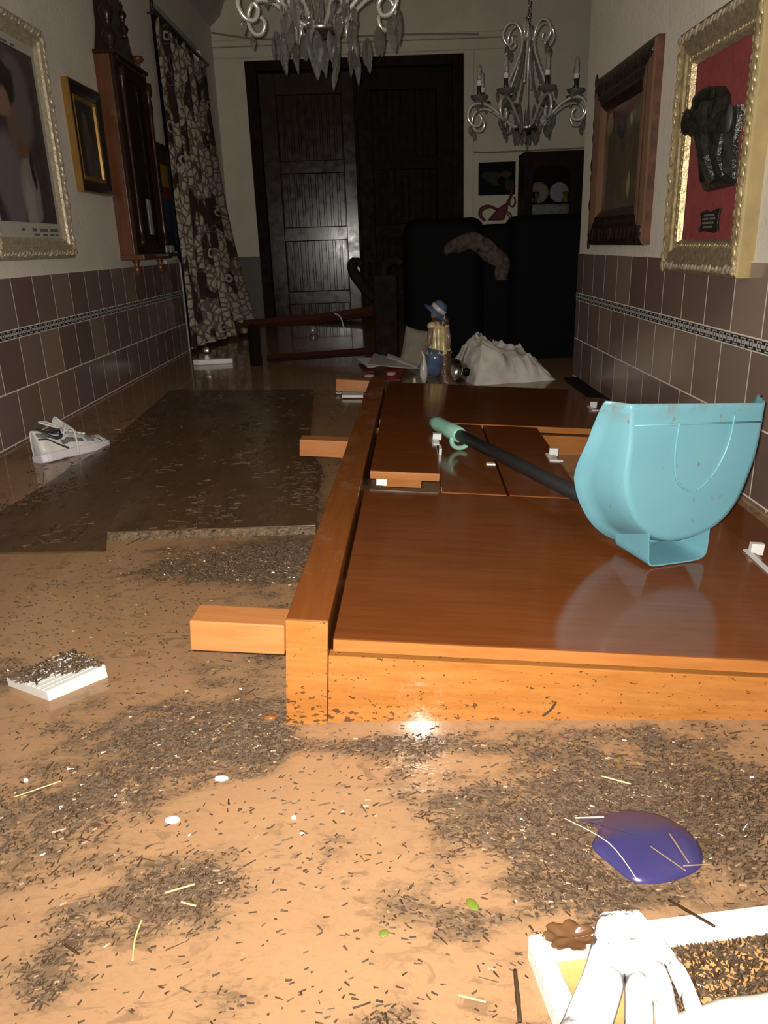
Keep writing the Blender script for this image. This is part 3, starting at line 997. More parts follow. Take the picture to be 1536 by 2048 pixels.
for i in range(nl):
    fs.append((0, 1 + i, 1 + (i + 1) % nl))
    for k in range(4):
        fs.append((1 + k * nl + i, 1 + (k + 1) * nl + i, 1 + (k + 1) * nl + (i + 1) % nl, 1 + k * nl + (i + 1) % nl))
MB().add(vs, fs).build('dish_shell', M['lid'], lid, smooth=True)
M['straw'] = simple('pale_straw', (0.62, 0.45, 0.20), 0.5, var=0.25, vscale=40)
M['straw_w'] = simple('bleached_stalk', (0.62, 0.52, 0.38), 0.45)
M['twig'] = simple('wet_brown_twig', (0.044, 0.025, 0.013), 0.6, spec=0.25)
M['twig_g'] = simple('wet_grey_twig', (0.078, 0.050, 0.029), 0.6, spec=0.25)
M['twig_p'] = simple('tan_twig', (0.24, 0.16, 0.088), 0.45)
M['leafg'] = simple('green_leaf', (0.12, 0.16, 0.02), 0.4)


def stick(px0, py0, px1, py1, r, mat, label, cat='twig', z=0.004, bend=0.0, nm='twig', z1=None, group=None):
    a, b = on_water(px0, py0, z), on_water(px1, py1, z if z1 is None else z1)
    c = (a + b) / 2 + Vector((-(b - a).y, (b - a).x, 0)) * bend
    root = a.copy()
    P = smooth_path([a - root, c - root, b - root], 5)
    o = MB().tube(P, [r * (0.75 + 0.35 * abs(noise.noise((i * 0.9, px0, 0)))) for i in range(len(P))], 6).build(nm, mat, smooth=True)
    o.location = root
    return tag(o, label, cat, group)


stick(1128, 1636, 1276, 1762, 0.0008, M['straw_w'], 'thin pale curved stalk arching over the violet dish', z=0.013, bend=0.13, nm='stalk', cat='stalk')
stick(1300, 1692, 1372, 1742, 0.0009, M['twig_p'], 'short pale straw lying across the middle of the violet dish', z=0.012, nm='straw', cat='straw')
stick(1338, 1666, 1378, 1726, 0.0012, M['twig_p'], 'knobbly pale twig on the right half of the violet dish', z=0.012)
stick(1366, 1732, 1424, 1728, 0.0010, M['twig_p'], 'pale twig overhanging the lower right rim of the violet dish', z=0.010)
stick(1150, 1636, 1208, 1634, 0.0013, M['straw_w'], 'white straw beside the upper left tip of the violet dish', z=0.006, nm='straw', cat='straw')
stick(1202, 1552, 1262, 1568, 0.0014, M['straw'], 'bright yellow straw floating above the violet dish', nm='straw', cat='straw')
stick(28, 1594, 122, 1562, 0.0012, M['straw'], 'long pale straw at the left edge below the foam slab', nm='straw', cat='straw')
stick(330, 1786, 390, 1768, 0.0016, M['straw'], 'pale straw in the dark twig patch at lower left', nm='straw', cat='straw')
stick(362, 1804, 392, 1812, 0.0015, M['straw'], 'short blond straw right of the lower left twig patch', nm='straw', cat='straw')
stick(265, 1922, 284, 1838, 0.0014, M['straw'], 'curved yellow stem floating at lower left', bend=0.05, nm='straw', cat='straw')
stick(916, 1990, 972, 2004, 0.0014, M['straw'], 'pale straw at the bottom edge, left of the foam tray', nm='straw', cat='straw')
stick(1030, 1940, 1040, 2044, 0.0028, M['twig'], 'straight dark brown stick at the bottom edge beside the foam tray', nm='stick', cat='stick')
stick(1338, 1800, 1428, 1852, 0.0020, M['twig'], 'dark twig poking over the rim of the foam tray', z=0.006, z1=0.050)
stick(130, 1890, 158, 1908, 0.0020, M['twig'], 'short dark twig near the lower left corner')
stick(1085, 1432, 1112, 1404, 0.0020, M['twig'], 'small bent twig stuck to the end panel of the sideboard', z=0.03, z1=0.045, bend=-0.1)
stick(663, 1322, 676, 1344, 0.0015, M['twig'], 'tiny twig stuck beside the corner of the sideboard', z=0.10, z1=0.09)
for (px, py, rx, ry, lab) in ((443, 1558, 0.0105, 0.0055, 'small white foam chip floating left of centre'), (345, 1641, 0.0105, 0.0065, 'round pale foam chip floating at left, lower of the two'), (588, 1636, 0.0035, 0.003, 'tiny white pellet floating in the middle foreground'), (52, 1562, 0.0035, 0.003, 'tiny white pellet next to the long pale straw')):
    p = on_water(px, py, 0.0)
    o = MB().ell((0, 0, 0), (rx, ry, 0.0035)).build('foam_chip', M['foam'], smooth=True)
    o.location = (p.x, p.y, 0.001)
    tag(o, lab, 'foam chip')
p = on_water(540, 1438)
o = MB().ell((0, 0, 0), (0.011, 0.006, 0.005)).build('seed_pod', simple('glossy_brown_pod', (0.22, 0.075, 0.02), 0.25), smooth=True)
o.location = (p.x, p.y, 0.002)
tag(o, 'glossy brown seed pod floating beside the corner of the sideboard', 'seed')
for (px, py, lab) in ((768, 1868, 'small green leaf scrap floating at bottom centre'), (945, 1810, 'long green leaf scrap floating right of bottom centre')):
    p = on_water(px, py)
    o = MB().ell((0, 0, 0), (0.006, 0.010 if px > 800 else 0.005, 0.0015)).build('leaf', M['leafg'], smooth=True)
    o.location = (p.x, p.y, 0.001)
    o.rotation_euler = (0, 0, 0.5)
    tag(o, lab, 'leaf')

# ------------------------------------------------------------------ foam tray, wet cloth and bag at bottom right
tray = empty('foam_tray', (0.133, 0.620, 0.0))
tag(tray, 'white styrofoam tray full of muddy debris at the bottom right corner', 'tray')
X = lambda *p: [(a - 0.133, b - 0.620) for a, b in p]
outer = X((0.128, 0.622), (0.47, 0.662), (0.50, 0.42), (0.16, 0.40))
inner = X((0.150, 0.601), (0.445, 0.636), (0.47, 0.44), (0.185, 0.42))
mb = MB()
vs = [(x, y, -0.05) for x, y in outer] + [(x, y, 0.028) for x, y in outer] + [(x, y, 0.028) for x, y in inner] + [(x + (0.31 - 0.133 - x) * 0.06, y + (-0.09 - y) * 0.06, -0.04) for x, y in inner]
fs = []
for i in range(4):
    k = (i + 1) % 4
    fs += [(i, k, 4 + k, 4 + i), (4 + i, 4 + k, 8 + k, 8 + i), (8 + i, 8 + k, 12 + k, 12 + i)]
fs += [(12, 13, 14, 15), (3, 2, 1, 0)]
mb.add(vs, fs).build('tray_shell', M['foam'], tray, bevel=0.005, seg=3)
mw_ = MB().prism([(x + (0.177 - x) * 0.012, y + (-0.09 - y) * 0.012) for x, y in inner], -0.01, 0.012)
mw_.build('muddy_fill', simple('orange_silt', (0.52, 0.28, 0.10), 0.15, var=0.75, vscale=16, dark=(0.13, 0.08, 0.04)), tray)

cl = empty('wet_rag', (0.222, 0.60, 0.03))
tag(cl, 'white wet rag draped in long folds over the rim of the foam tray', 'rag')


def strip(pts, w0, w1, seed):
    P = smooth_path(pts, 8)
    n = len(P)

    def fn(u, v):
        i = min(n - 1, int(v * (n - 1)))
        wdt = w0 + (w1 - w0) * v
        t_ = (P[min(i + 1, n - 1)] - P[max(i - 1, 0)]).normalized()
        sd = t_.cross(Vector((0, 0, 1))).normalized()
        a = (u - 0.5) * 2
        z = 0.010 * (1 - a * a) + 0.004 * noise.noise((u * 4, v * 6, seed))
        return P[i] + sd * a * wdt + Vector((0, 0, z))
    return fn


rg = MB()
for i, (x1, y1, w1) in enumerate(((-0.092, -0.115, 0.014), (-0.058, -0.100, 0.011), (-0.018, -0.112, 0.013), (0.020, -0.085, 0.011), (0.052, -0.072, 0.008))):
    rg.grid(strip([(-0.012 + 0.007 * i, 0.030, 0.002), (-0.012 + 0.008 * i, 0.016, 0.016), (-0.014 + 0.010 * i + (x1 * 0.3), y1 * 0.4, 0.008), (x1, y1, -0.012)], 0.009, w1, i * 3.1), 10, 30)
rg.build('folds', M['white_shirt'], cl, smooth=True, solid=0.0015)
bag = MB().grid(lambda u, v: (0.212 + 0.30 * u, 0.30 + (0.215 + 0.045 * min(1, u * 2.2) ** 0.7 + 0.006 * sin(u * 9)) * v, 0.004 + 0.062 * max(0, 1 - v ** 5) ** 0.5 * (0.35 + 0.65 * min(1, u * 3.5)) + 0.006 * noise.noise((u * 7, v * 7, 1))), 36, 30)
o = bag.build('plastic_bag', simple('bright_white_plastic', (0.86, 0.86, 0.82), 0.35), smooth=True, solid=0.002)
tag(o, 'bulging white plastic bag in the bottom right corner in front of the tray', 'bag')
p = on_water(1138, 1880, 0.03)
def dead_leaf(u, v):
    a = 2 * pi * u
    r = v * (0.017 + 0.006 * abs(sin(a * 3.5)) + 0.004 * noise.noise((cos(a) * 2, sin(a) * 2, 3)))
    return (r * 1.25 * cos(a), r * 0.85 * sin(a), 0.004 + 0.004 * v * v + 0.004 * noise.noise((r * 120 * cos(a), r * 120 * sin(a), 1)))


o = MB().grid(dead_leaf, 36, 6).build('leaf', simple('brown_dead_leaf', (0.10, 0.048, 0.020), 0.25), smooth=True, solid=0.0006)
o.location = (p.x, p.y, 0.0285)
tag(o, 'brown curled dead leaf lying on the corner of the foam tray', 'leaf')


# ------------------------------------------------------------------ floating twig litter (uncountable)
def litter(name, n, xr, yr, zf, label, keep, seed, rs=(0.0004, 0.0011), ls=(0.002, 0.009), mats=None, parent=None, ang=None):
    random.seed(seed)
    mb = MB()
    c = 0
    tries = 0
    while c < n and tries < n * 30:
        tries += 1
        x, y = random.uniform(*xr), random.uniform(*yr)
        if not keep(x, y):
            continue
        ln = random.uniform(*ls) * (1.0 + (1.4 if random.random() < 0.05 else 0))
        r = random.uniform(*rs)
        a = (ang(x, y) if ang else 0) + random.gauss(0, 0.55 if ang else 3)
        dx, dy = cos(a) * ln / 2, sin(a) * ln / 2
        z = zf(x, y)
        k = random.random()
        mi = 0 if k < 0.58 else (1 if k < 0.965 else (2 if k < 0.9982 else 3))
        nx, ny = -dy, dx
        q = math.hypot(nx, ny) or 1
        nx, ny = nx / q * r * random.uniform(1, 2.0), ny / q * r * random.uniform(1, 2.0)
        tz = random.uniform(-0.0008, 0.0012)
        vs = [(x - dx + nx, y - dy + ny, z - r), (x - dx - nx, y - dy - ny, z - r), (x - dx, y - dy, z + r + tz), (x + dx + nx * .6, y + dy + ny * .6, z - r), (x + dx - nx * .6, y + dy - ny * .6, z - r), (x + dx, y + dy, z + r - tz)]
        mb.add(vs, [(0, 1, 2), (3, 5, 4), (0, 3, 4, 1), (1, 4, 5, 2), (2, 5, 3, 0)], None, mi)
        c += 1
    o = mb.build(name, mats or [M['twig'], M['twig_g'], M['twig_p'], M['foam']], parent)
    return o


def in_side(x, y):
    p = FM.inverted() @ Vector((x, y, 0.0))
    return (-0.005 < p.x < 1.05 and -0.005 < p.y < 2.42)


def keep_near(x, y):
    if in_side(x, y):
        return False
    if x > 0.125 and y < 0.62 + 0.117 * (x - 0.13) and y > 0.3:
        return False
    if ((x - 0.302) / 0.068) ** 2 + ((y - 0.770) / 0.062) ** 2 < 1:
        return random.random() < 0.05
    if -0.70 < x < -0.52 and 1.13 < y < 1.28:
        return False
    return random.random() < max(0.022, min(1.0, density(x, y)) ** 1.3 if density(x, y) > 0 else 0)


flow = lambda x, y: 0.35 + 1.3 * noise.noise(Vector((x * 2.1, y * 2.1, 7.7)))
o = litter('floating_litter', 24000, (-0.85, 0.68), (0.50, 1.84), lambda x, y: 0.0008, '', keep_near, 3, ang=flow)
tag(o, 'drifts of wet twigs and straw scraps on the muddy water in the foreground', 'debris', kind='stuff')


def keep_board(x, y):
    n = noise.noise(Vector((x * 5, y * 3, 4))) + 0.5 * noise.noise(Vector((x * 14, y * 9, 2)))
    e_ = 0.0
    if y < 1.99 and x > -0.78:
        e_ = 0.35
    if x > -0.30 and y < 2.5:
        e_ = 0.3
    if in_side(x, y) or not (-1.3 < x < -0.21):
        return False
    return random.random() < max(0.02, (n - 0.12 + e_) * 0.8)


o = litter('floating_litter', 1500, (-1.3, -0.2), (1.84, 4.0), lambda x, y: 0.0195 if x > -0.76 - 0.13 * (y - 1.93) else 0.006, '', keep_board, 9, rs=(0.0005, 0.0015), ls=(0.005, 0.030), mats=[M['twig'], M['twig_g'], M['twig_g'], M['straw']])
tag(o, 'wet twigs and straw scraps scattered over the floating hardboard sheets', 'debris', kind='stuff')


def keep_tray(x, y):
    return 0.16 < x < 0.44 and 0.45 < y < 0.60 + 0.11 * (x - 0.15) and (x - 0.15) > (0.6 - y) * 0.25 and not (x < 0.28 - (0.6 - y) * 0.1 and x < 0.25) and random.random() < 0.9


litter('twig_litter', 3200, (0.15, 0.46), (0.42, 0.64), lambda x, y: 0.0135, '', keep_tray, 5, ls=(0.003, 0.010), mats=[M['twig'], M['twig_g'], M['twig_p'], M['foam']]).parent = tray
bpy.data.objects['twig_litter'].matrix_parent_inverse = Matrix.Translation((-0.133, -0.620, 0))
bpy.data.objects['twig_litter']['kind'] = 'stuff'


def keep_slab(x, y):
    a = Vector(W_[0]).to_3d() if False else None
    # inside the far two thirds of the slab
    def side_(p, q):
        return (q[0] - p[0]) * (y - p[1]) - (q[1] - p[1]) * (x - p[0])
    ok = all(side_(W_[i], W_[(i + 1) % 4]) > 0 for i in range(4))
    return ok and (y - 1.138) - 0.35 * (x + 0.598) > 0.048


o = litter('twig_litter', 460, (-0.70, -0.51), (1.13, 1.28), lambda x, y: 0.0235, '', keep_slab, 6, ls=(0.004, 0.018), rs=(0.0006, 0.0014), mats=[M['twig_g'], M['twig'], M['twig_p'], M['twig_p']])
o.parent = tl
o.matrix_parent_inverse = Matrix.Translation((0.605, -1.2, 0))
o['kind'] = 'stuff'

# ------------------------------------------------------------------ pile behind the sideboard
# blanket


def blanket_fn(u, v):
    x = (u - 0.5) * 2
    y = (v - 0.5) * 2
    r = min(1.0, math.sqrt(x * x * 0.9 + y * y * 0.9))
    h = max(0, 1 - r ** 2.8) ** 0.55
    tab = [(-1.0, 0.03), (-0.88, 0.165), (-0.66, 0.205), (-0.45, 0.222), (0.0, 0.165), (0.40, 0.150), (0.55, 0.125), (0.85, 0.075), (1.0, 0.03)]
    hump = 0.03
    for (xa, ha), (xb, hb) in zip(tab[:-1], tab[1:]):
        if xa <= x <= xb:
            f_ = (x - xa) / (xb - xa)
            hump = ha + (hb - ha) * f_ * f_ * (3 - 2 * f_)
    h = max(0, 1 - abs(x) ** 6) ** 0.5 * max(0, 1 - abs(y) ** 3) ** 0.6
    q_ = Vector((x * 0.9 + 0.25 * noise.noise(Vector((x, y, 5))), y * 0.9 + 0.3 * noise.noise(Vector((x, y, 9))), 0.7))
    ang_ = math.atan2(y - 0.3, x + 0.35)
    c1 = (1 - abs(noise.noise(Vector((q_.x * 1.7, q_.y * 1.2, 0.2))))) ** 3
    c2 = (1 - abs(noise.noise(Vector((ang_ * 1.5, r * 0.8, 3.0))))) ** 4
    c3 = (1 - abs(noise.noise(Vector((q_.x * 3.2 + q_.y * 2.0, q_.y * 2.2 - q_.x, 4.1))))) ** 3
    z = h * (hump + 0.046 * (c1 - 0.5) + 0.036 * (c2 - 0.5) + 0.030 * (c3 - 0.5) + 0.020 * math.exp(-((x + 0.1) / 0.35) ** 2 - ((y + 0.65) / 0.3) ** 2))
    rr = 1 + 0.12 * noise.noise(Vector((x * 1.2, y * 1.2, 3.3)))
    return (x * 0.250 * rr, y * 0.27 * rr, z - 0.012)


o = MB().grid(blanket_fn, 90, 80).build('blanket', M['blanket'], smooth=True)
o.location = (0.628, 4.36, 0.0)
o.rotation_euler = (0, 0, radians(12))
tag(o, 'crumpled dirty-white blanket heaped at the far end of the sideboard', 'blanket')

# figurine of a girl
fg = empty('figurine', (0.272, 4.09, 0.0), (0, 0, radians(8)))
tag(fg, 'porcelain figurine of a girl in blue hat and yellow blouse by a tree stump', 'figurine')
skin = simple('tan_glaze', (0.20, 0.14, 0.10), 0.25)
blue = simple('blue_glaze', (0.075, 0.115, 0.20), 0.2, var=0.35, vscale=25)
yel = simple('cream_yellow_glaze', (0.52, 0.41, 0.18), 0.25, var=0.3, vscale=30)
hair_m = simple('brown_glaze', (0.055, 0.030, 0.018), 0.3, bump=0.5, bscale=60)
bark = simple('bark_glaze', (0.125, 0.060, 0.035), 0.3, var=0.5, vscale=25, bump=0.8, bscale=30)
body = MB()
body.tube([(-0.030, -0.005, 0.065), (-0.030, 0, 0.12), (-0.015, 0, 0.185), (-0.010, 0, 0.25), (-0.008, 0, 0.30), (-0.016, 0.0, 0.335), (-0.018, 0, 0.36), (-0.02, 0, 0.40)], [0.022, 0.026, 0.036, 0.034, 0.036, 0.018, 0.030, 0.026], 12)
body.tube([(-0.045, -0.012, 0.305), (-0.058, -0.02, 0.26), (-0.062, -0.022, 0.225), (-0.078, -0.018, 0.205)], [0.017, 0.015, 0.013, 0.010], 8)
body.tube([(0.030, -0.01, 0.305), (0.042, -0.014, 0.25), (0.036, -0.02, 0.19)], [0.016, 0.014, 0.012], 8)
body.build('body', skin, fg, smooth=True)
bl = MB()
npl = 40
prof_b = [(0.040, 0.315), (0.050, 0.29), (0.046, 0.25), (0.052, 0.21), (0.062, 0.175), (0.066, 0.168)]
vs, fs = [], []
for r_, z_ in prof_b:
    for i in range(npl):
        a = 2 * pi * i / npl
        k = 1 + (0.10 if z_ < 0.29 else 0.03) * sin(a * 10)
        vs.append((-0.006 + r_ * k * cos(a), 0.75 * r_ * k * sin(a), z_ + (0.006 * sin(a * 10) if z_ < 0.18 else 0)))
for j in range(len(prof_b) - 1):
    for i in range(npl):
        fs.append((j * npl + i, j * npl + (i + 1) % npl, (j + 1) * npl + (i + 1) % npl, (j + 1) * npl + i))
bl.add(vs, fs)
bl.ell((-0.043, -0.006, 0.312), (0.026, 0.024, 0.022))
bl.ell((0.026, -0.006, 0.312), (0.024, 0.024, 0.022))
bl.build('blouse', yel, fg, smooth=True)
MB().tube([(-0.018, 0, 0.19), (-0.030, -0.002, 0.14), (-0.036, -0.006, 0.085), (-0.036, -0.006, 0.060)], [0.050, 0.046, 0.040, 0.034], 14).build('trousers', blue, fg, smooth=True)
hr = MB().ell((-0.010, 0.0, 0.362), (0.036, 0.034, 0.036)).ell((0.018, -0.012, 0.325), (0.026, 0.020, 0.026)).tube([(0.012, -0.01, 0.36), (0.030, -0.015, 0.33), (0.034, -0.014, 0.30)], [0.02, 0.02, 0.008], 8)
hr.build('hair', hair_m, fg, smooth=True)
Hm = T(-0.012, -0.002, 0.388) @ RY(radians(38)) @ RX(radians(12))
hat = MB().lathe([(0.001, 0.052), (0.022, 0.050), (0.036, 0.038), (0.041, 0.016), (0.042, 0.0), (0.058, -0.010), (0.074, -0.014), (0.072, -0.018), (0.040, -0.006)], 24, Hm)
ht = hat.build('hat', blue, fg, smooth=True)
rb = MB().lathe([(0.0425, 0.002), (0.0445, 0.006), (0.0435, 0.022), (0.0415, 0.024)], 24, Hm)
rb.tube([Hm @ Vector((0.040, -0.012, 0.006)), Hm @ Vector((0.056, -0.018, -0.012)), Hm @ Vector((0.072, -0.020, -0.030))], [0.008, 0.012, 0.008], 6, flat=0.4)
rb.tube([Hm @ Vector((0.040, -0.022, 0.004)), Hm @ Vector((0.050, -0.034, -0.020)), Hm @ Vector((0.060, -0.036, -0.040))], [0.008, 0.012, 0.008], 6, flat=0.4)
rb.build('hat_ribbon', simple('pinkish_white_glaze', (0.42, 0.36, 0.36), 0.3), ht, smooth=True)
tr = MB().tube([(0.026, -0.004, 0.185), (0.022, -0.004, 0.14), (0.020, 0, 0.09), (0.024, 0, 0.04), (0.030, 0, 0.0), (0.03, 0, -0.02)], [0.036, 0.034, 0.035, 0.040, 0.052, 0.06], 12)
tr.build('tree_stump', bark, fg, smooth=True)
MB().lathe([(0.095, -0.02), (0.095, 0.008), (0.08, 0.018), (0.02, 0.022)], 18, sy=0.6).build('base', simple('grey_green_glaze', (0.08, 0.085, 0.07), 0.3, var=0.4), fg, smooth=True)
gs = MB().tube([(-0.090, -0.008, 0.02), (-0.092, -0.008, 0.06), (-0.090, -0.008, 0.10), (-0.088, -0.010, 0.135), (-0.090, -0.012, 0.16), (-0.100, -0.014, 0.185)], [0.012, 0.022, 0.020, 0.010, 0.008, 0.004], 10)
gs.tube([(-0.080, 0.0, 0.205), (-0.070, 0, 0.222), (-0.058, 0, 0.222), (-0.052, 0, 0.205)], [0.004, 0.009, 0.009, 0.005], 8)
gs.build('goose', simple('white_glaze', (0.50, 0.46, 0.43), 0.25), fg, smooth=True)


# papers, books
def sheet(pts, th, name, mat, label, cat, loc=None):
    c = sum((Vector(p) for p in pts), Vector()) / len(pts)
    n = (Vector(pts[1]) - Vector(pts[0])).cross(Vector(pts[2]) - Vector(pts[0])).normalized()
    vs = [Vector(p) - c + n * th / 2 for p in pts] + [Vector(p) - c - n * th / 2 for p in pts]
    k = len(pts)
    fs = [tuple(range(k)), tuple(range(2 * k - 1, k - 1, -1))] + [(i, k + i, k + (i + 1) % k, (i + 1) % k) for i in range(k)]
    o = MB().add(vs, fs).build(name, mat)
    o.location = c
    if label:
        tag(o, label, cat)
    return o


paper = simple('wet_grey_paper', (0.34, 0.31, 0.30), 0.6, var=0.2, vscale=8)
paper2 = simple('pale_card', (0.52, 0.51, 0.50), 0.5, var=0.12, vscale=8)
grey = simple('grey_card', (0.20, 0.20, 0.19), 0.5, var=0.2)
V = Vector
sheet([on_water(712, 716, 0.07), on_water(752, 716, 0.085), on_water(772, 730, 0.06), on_water(735, 735, 0.05)], 0.006, 'card', paper2, 'small pale card under the left end of the grey paper pile', 'card')
sheet([on_water(748, 707, 0.10), on_water(812, 722, 0.085), on_water(870, 738, 0.06), on_water(815, 737, 0.06), on_water(735, 729, 0.075)], 0.003, 'paper_sheet', paper, 'creased grey paper sheet on top of the pile left of the figurine', 'paper')
sheet([on_water(776, 709, 0.100), on_water(838, 731, 0.08), on_water(835, 736, 0.075), on_water(774, 714, 0.095)], 0.012, 'book', paper2, 'long white book edge sloping down to the figurine', 'book')
sheet([on_water(802, 723, 0.07), on_water(858, 744, 0.045), on_water(882, 764, 0.02), on_water(866, 770, 0.018), on_water(806, 730, 0.06)], 0.006, 'card', grey, 'grey card slanting into the water at the foot of the figurine', 'card')
bk = sheet([on_water(716, 729, 0.035), on_water(752, 730, 0.04), on_water(748, 744, 0.03), on_water(728, 744, 0.03)], 0.008, 'book', simple('dark_red_cover', (0.16, 0.025, 0.025), 0.4, var=0.5, vscale=18), 'dark red picture book under the left end of the paper pile', 'book')
p = on_water(752, 743, 0.04)
MB().ell((0.02, -0.01, 0.008), (0.028, 0.016, 0.008)).build('yellow_print', simple('yellow_print', (0.36, 0.28, 0.05), 0.5), bk, smooth=True)
bk = sheet([on_water(772, 738, 0.05), on_water(808, 738, 0.055), on_water(800, 760, 0.03), on_water(770, 762, 0.025)], 0.010, 'book', simple('crimson_cover', (0.20, 0.020, 0.026), 0.4, var=0.4, vscale=18), 'crimson book with a pink round print lying by the top of the plinth', 'book')
MB().ell((-0.015, -0.03, 0.010), (0.028, 0.03, 0.012)).build('pink_print', simple('pink_print', (0.42, 0.26, 0.23), 0.5), bk, smooth=True)
q = on_water(738, 752, 0.01)
o = MB().ell((0, 0, 0), (0.032, 0.012, 0.010)).build('toy_part', simple('pink_plastic', (0.42, 0.26, 0.22), 0.4), smooth=True)
o.location = q
tag(o, 'small pink plastic piece floating left of the paper pile', 'plastic piece')
q = on_water(829, 763, 0.02)
o = MB().ell((0, 0, 0), (0.010, 0.008, 0.02)).build('shell', simple('cream_chip', (0.5, 0.43, 0.3), 0.4), smooth=True, )
o.location = q
tag(o, 'tiny cream chip wedged behind the far door of the sideboard', 'chip')
# white strips by the far foot
for i, (a, b, c_, d_, lab) in enumerate((((672, 781), (728, 783), (726, 789), (673, 786), 'thin white slat floating just below the farthest foot of the sideboard'), ((682, 787), (728, 788), (726, 793), (684, 793), 'white slat with a torn edge below the other white slat'))):
    o = sheet([on_water(*a, 0.012), on_water(*b, 0.012), on_water(*c_, 0.012), on_water(*d_, 0.012)], 0.012, 'slat', M['white'], lab, 'slat')
# steel pot, cushion
pot = empty('steel_pot', (0.375, 4.22, 0.045), (radians(70), radians(0), radians(-35)))
tag(pot, 'steel cooking pot lying between the figurine and the blanket', 'pot')
MB().lathe([(0.055, -0.06), (0.062, -0.055), (0.062, 0.06), (0.066, 0.062), (0.060, 0.064), (0.058, -0.05), (0.01, -0.052)], 24).build('pot_body', M['silver_dim'], pot, smooth=True)
MB().tube([(0.06, 0.02, 0.03), (0.085, 0.015, 0.03), (0.085, -0.015, 0.03), (0.06, -0.02, 0.03)], 0.005).build('pot_handle', M['black'], pot, smooth=True)


def cushion(u, v):
    x, y = (u - 0.5) * 2, (v - 0.5) * 2
    e_ = (1 - abs(x) ** 2.6) * (1 - abs(y) ** 2.6)
    return x * 0.085 * (1 - 0.08 * (1 - y * y)), y * 0.125 * (1 - 0.08 * (1 - x * x)), 0.05 * max(0, e_) ** 0.5


cu = MB().grid(cushion, 24, 24)
cu.grid(lambda u, v: (lambda p: (p[0], p[1], -p[2]))(cushion(u, v)), 24, 24)
o = cu.build('cushion', simple('beige_cushion', (0.27, 0.235, 0.185), 0.85, spec=0.2, var=0.25, vscale=6), smooth=True)
o.location = (0.165, 4.72, 0.115)
o.rotation_euler = (radians(78), radians(14), radians(6))
tag(o, 'beige cushion half sunk behind the papers beside the black sofa', 'cushion')

# ------------------------------------------------------------------ black sofa standing on end, rag and umbrella
sf = empty('sofa', (0.70, 5.25, FLOOR))
tag(sf, 'black leather sofa floating on end behind the blanket', 'sofa')
bz = 0.80 - FLOOR
MB().box((-0.58, -0.18, 0.25), (0.60, 0.42, bz)).build('sofa_body', M['black'], sf, bevel=0.05, seg=4)
MB().box((-0.58, -0.34, 0.35), (-0.10, 0.02, bz + 0.055)).build('seat_cushion', M['black'], sf, bevel=0.07, seg=5)
MB().box((0.06, -0.30, 0.35), (0.62, 0.02, bz + 0.060)).build('seat_cushion', M['black'], sf, bevel=0.07, seg=5)
MB().box((-0.13, -0.26, 0.35), (0.10, 0.02, bz + 0.015)).build('seat_cushion', M['black'], sf, bevel=0.06, seg=5)


def rag(u, v):
    P = smooth_path([V((0.355, 0, 0.655)), V((0.42, 0, 0.70)), V((0.53, 0, 0.715)), V((0.62, 0, 0.665)), V((0.70, 0, 0.58)), V((0.705, 0, 0.49))], 8)
    i = min(len(P) - 1, int(u * (len(P) - 1) + 0.5))
    t_ = (P[min(i + 1, len(P) - 1)] - P[max(i - 1, 0)]).normalized()
    nrm = V((-t_.z, 0, t_.x))
    wd_ = (0.022 + 0.026 * sin(pi * u) + 0.016 * u) * (1 if u > 0.05 else 0.7) * (1 + 0.3 * noise.noise((u * 7, v * 3, 4)))
    a = (v - 0.5) * 2
    return P[i] + nrm * a * wd_ + V((0, -0.03 * (1 - a * a) + 0.008 * noise.noise((u * 9, v * 5, 2)), 0))


o = MB().grid(rag, 41, 10).build('rag', simple('grey_brown_rag', (0.085, 0.066, 0.055), 0.9, spec=0.1, var=0.6, vscale=40), smooth=True, solid=0.004)
o.location = (0, 4.895, 0)
tag(o, 'grey crumpled rag hanging like an arch on the front of the black sofa', 'rag')
um = empty('umbrella', (0.71, 5.14, 0.84))
tag(um, 'dark red folded umbrella with looped cord lying on top of the black sofa', 'umbrella')
rdm = simple('dark_red_cloth', (0.060, 0.010, 0.014), 0.7, spec=0.2)
MB().add([(-0.06, 0, 0), (0.035, 0, 0), (0.062, 0, 0.075), (0.045, 0, 0.095), (0.0, 0, 0.065), (-0.06, 0.05, 0), (0.035, 0.05, 0), (0.062, 0.03, 0.075), (0.045, 0.03, 0.095), (0.0, 0.05, 0.065)], [(4, 3, 2, 1, 0), (5, 6, 7, 8, 9), (0, 1, 6, 5), (1, 2, 7, 6), (2, 3, 8, 7), (3, 4, 9, 8), (4, 0, 5, 9)]).build('canopy', rdm, um, bevel=0.008, seg=2)
MB().tube([(0.04, 0.015, 0.06), (0.075, 0.015, 0.13), (0.10, 0.015, 0.20)], [0.009, 0.007, 0.005]).build('shaft', rdm, um, smooth=True)
MB().tube([(0.075 + 0.018 * cos(a) + 0.012, 0.015, 0.105 + 0.03 * sin(a)) for a in [radians(q) for q in range(60, -250, -20)]], 0.004).build('grip', rdm, um, smooth=True)
cd_ = MB().tube(smooth_path([(0.0, 0, 0.06), (-0.06, 0, 0.085), (-0.11, 0, 0.07), (-0.118, 0, 0.03), (-0.09, 0, 0.0)], 6), 0.005)
cd_.tube(smooth_path([(0.0, 0, 0.05), (-0.05, 0, 0.075), (-0.10, 0, 0.06), (-0.105, 0, 0.03), (-0.08, 0, 0.0)], 6), 0.004)
cd_.tube(smooth_path([(0.035, 0, 0.05), (0.06, 0, 0.03), (0.075, 0, 0.0)], 6), 0.004).tube(smooth_path([(0.03, 0, 0.055), (0.07, 0, 0.04), (0.09, 0, 0.0)], 6), 0.004)
cd_.build('cord', rdm, um, smooth=True)

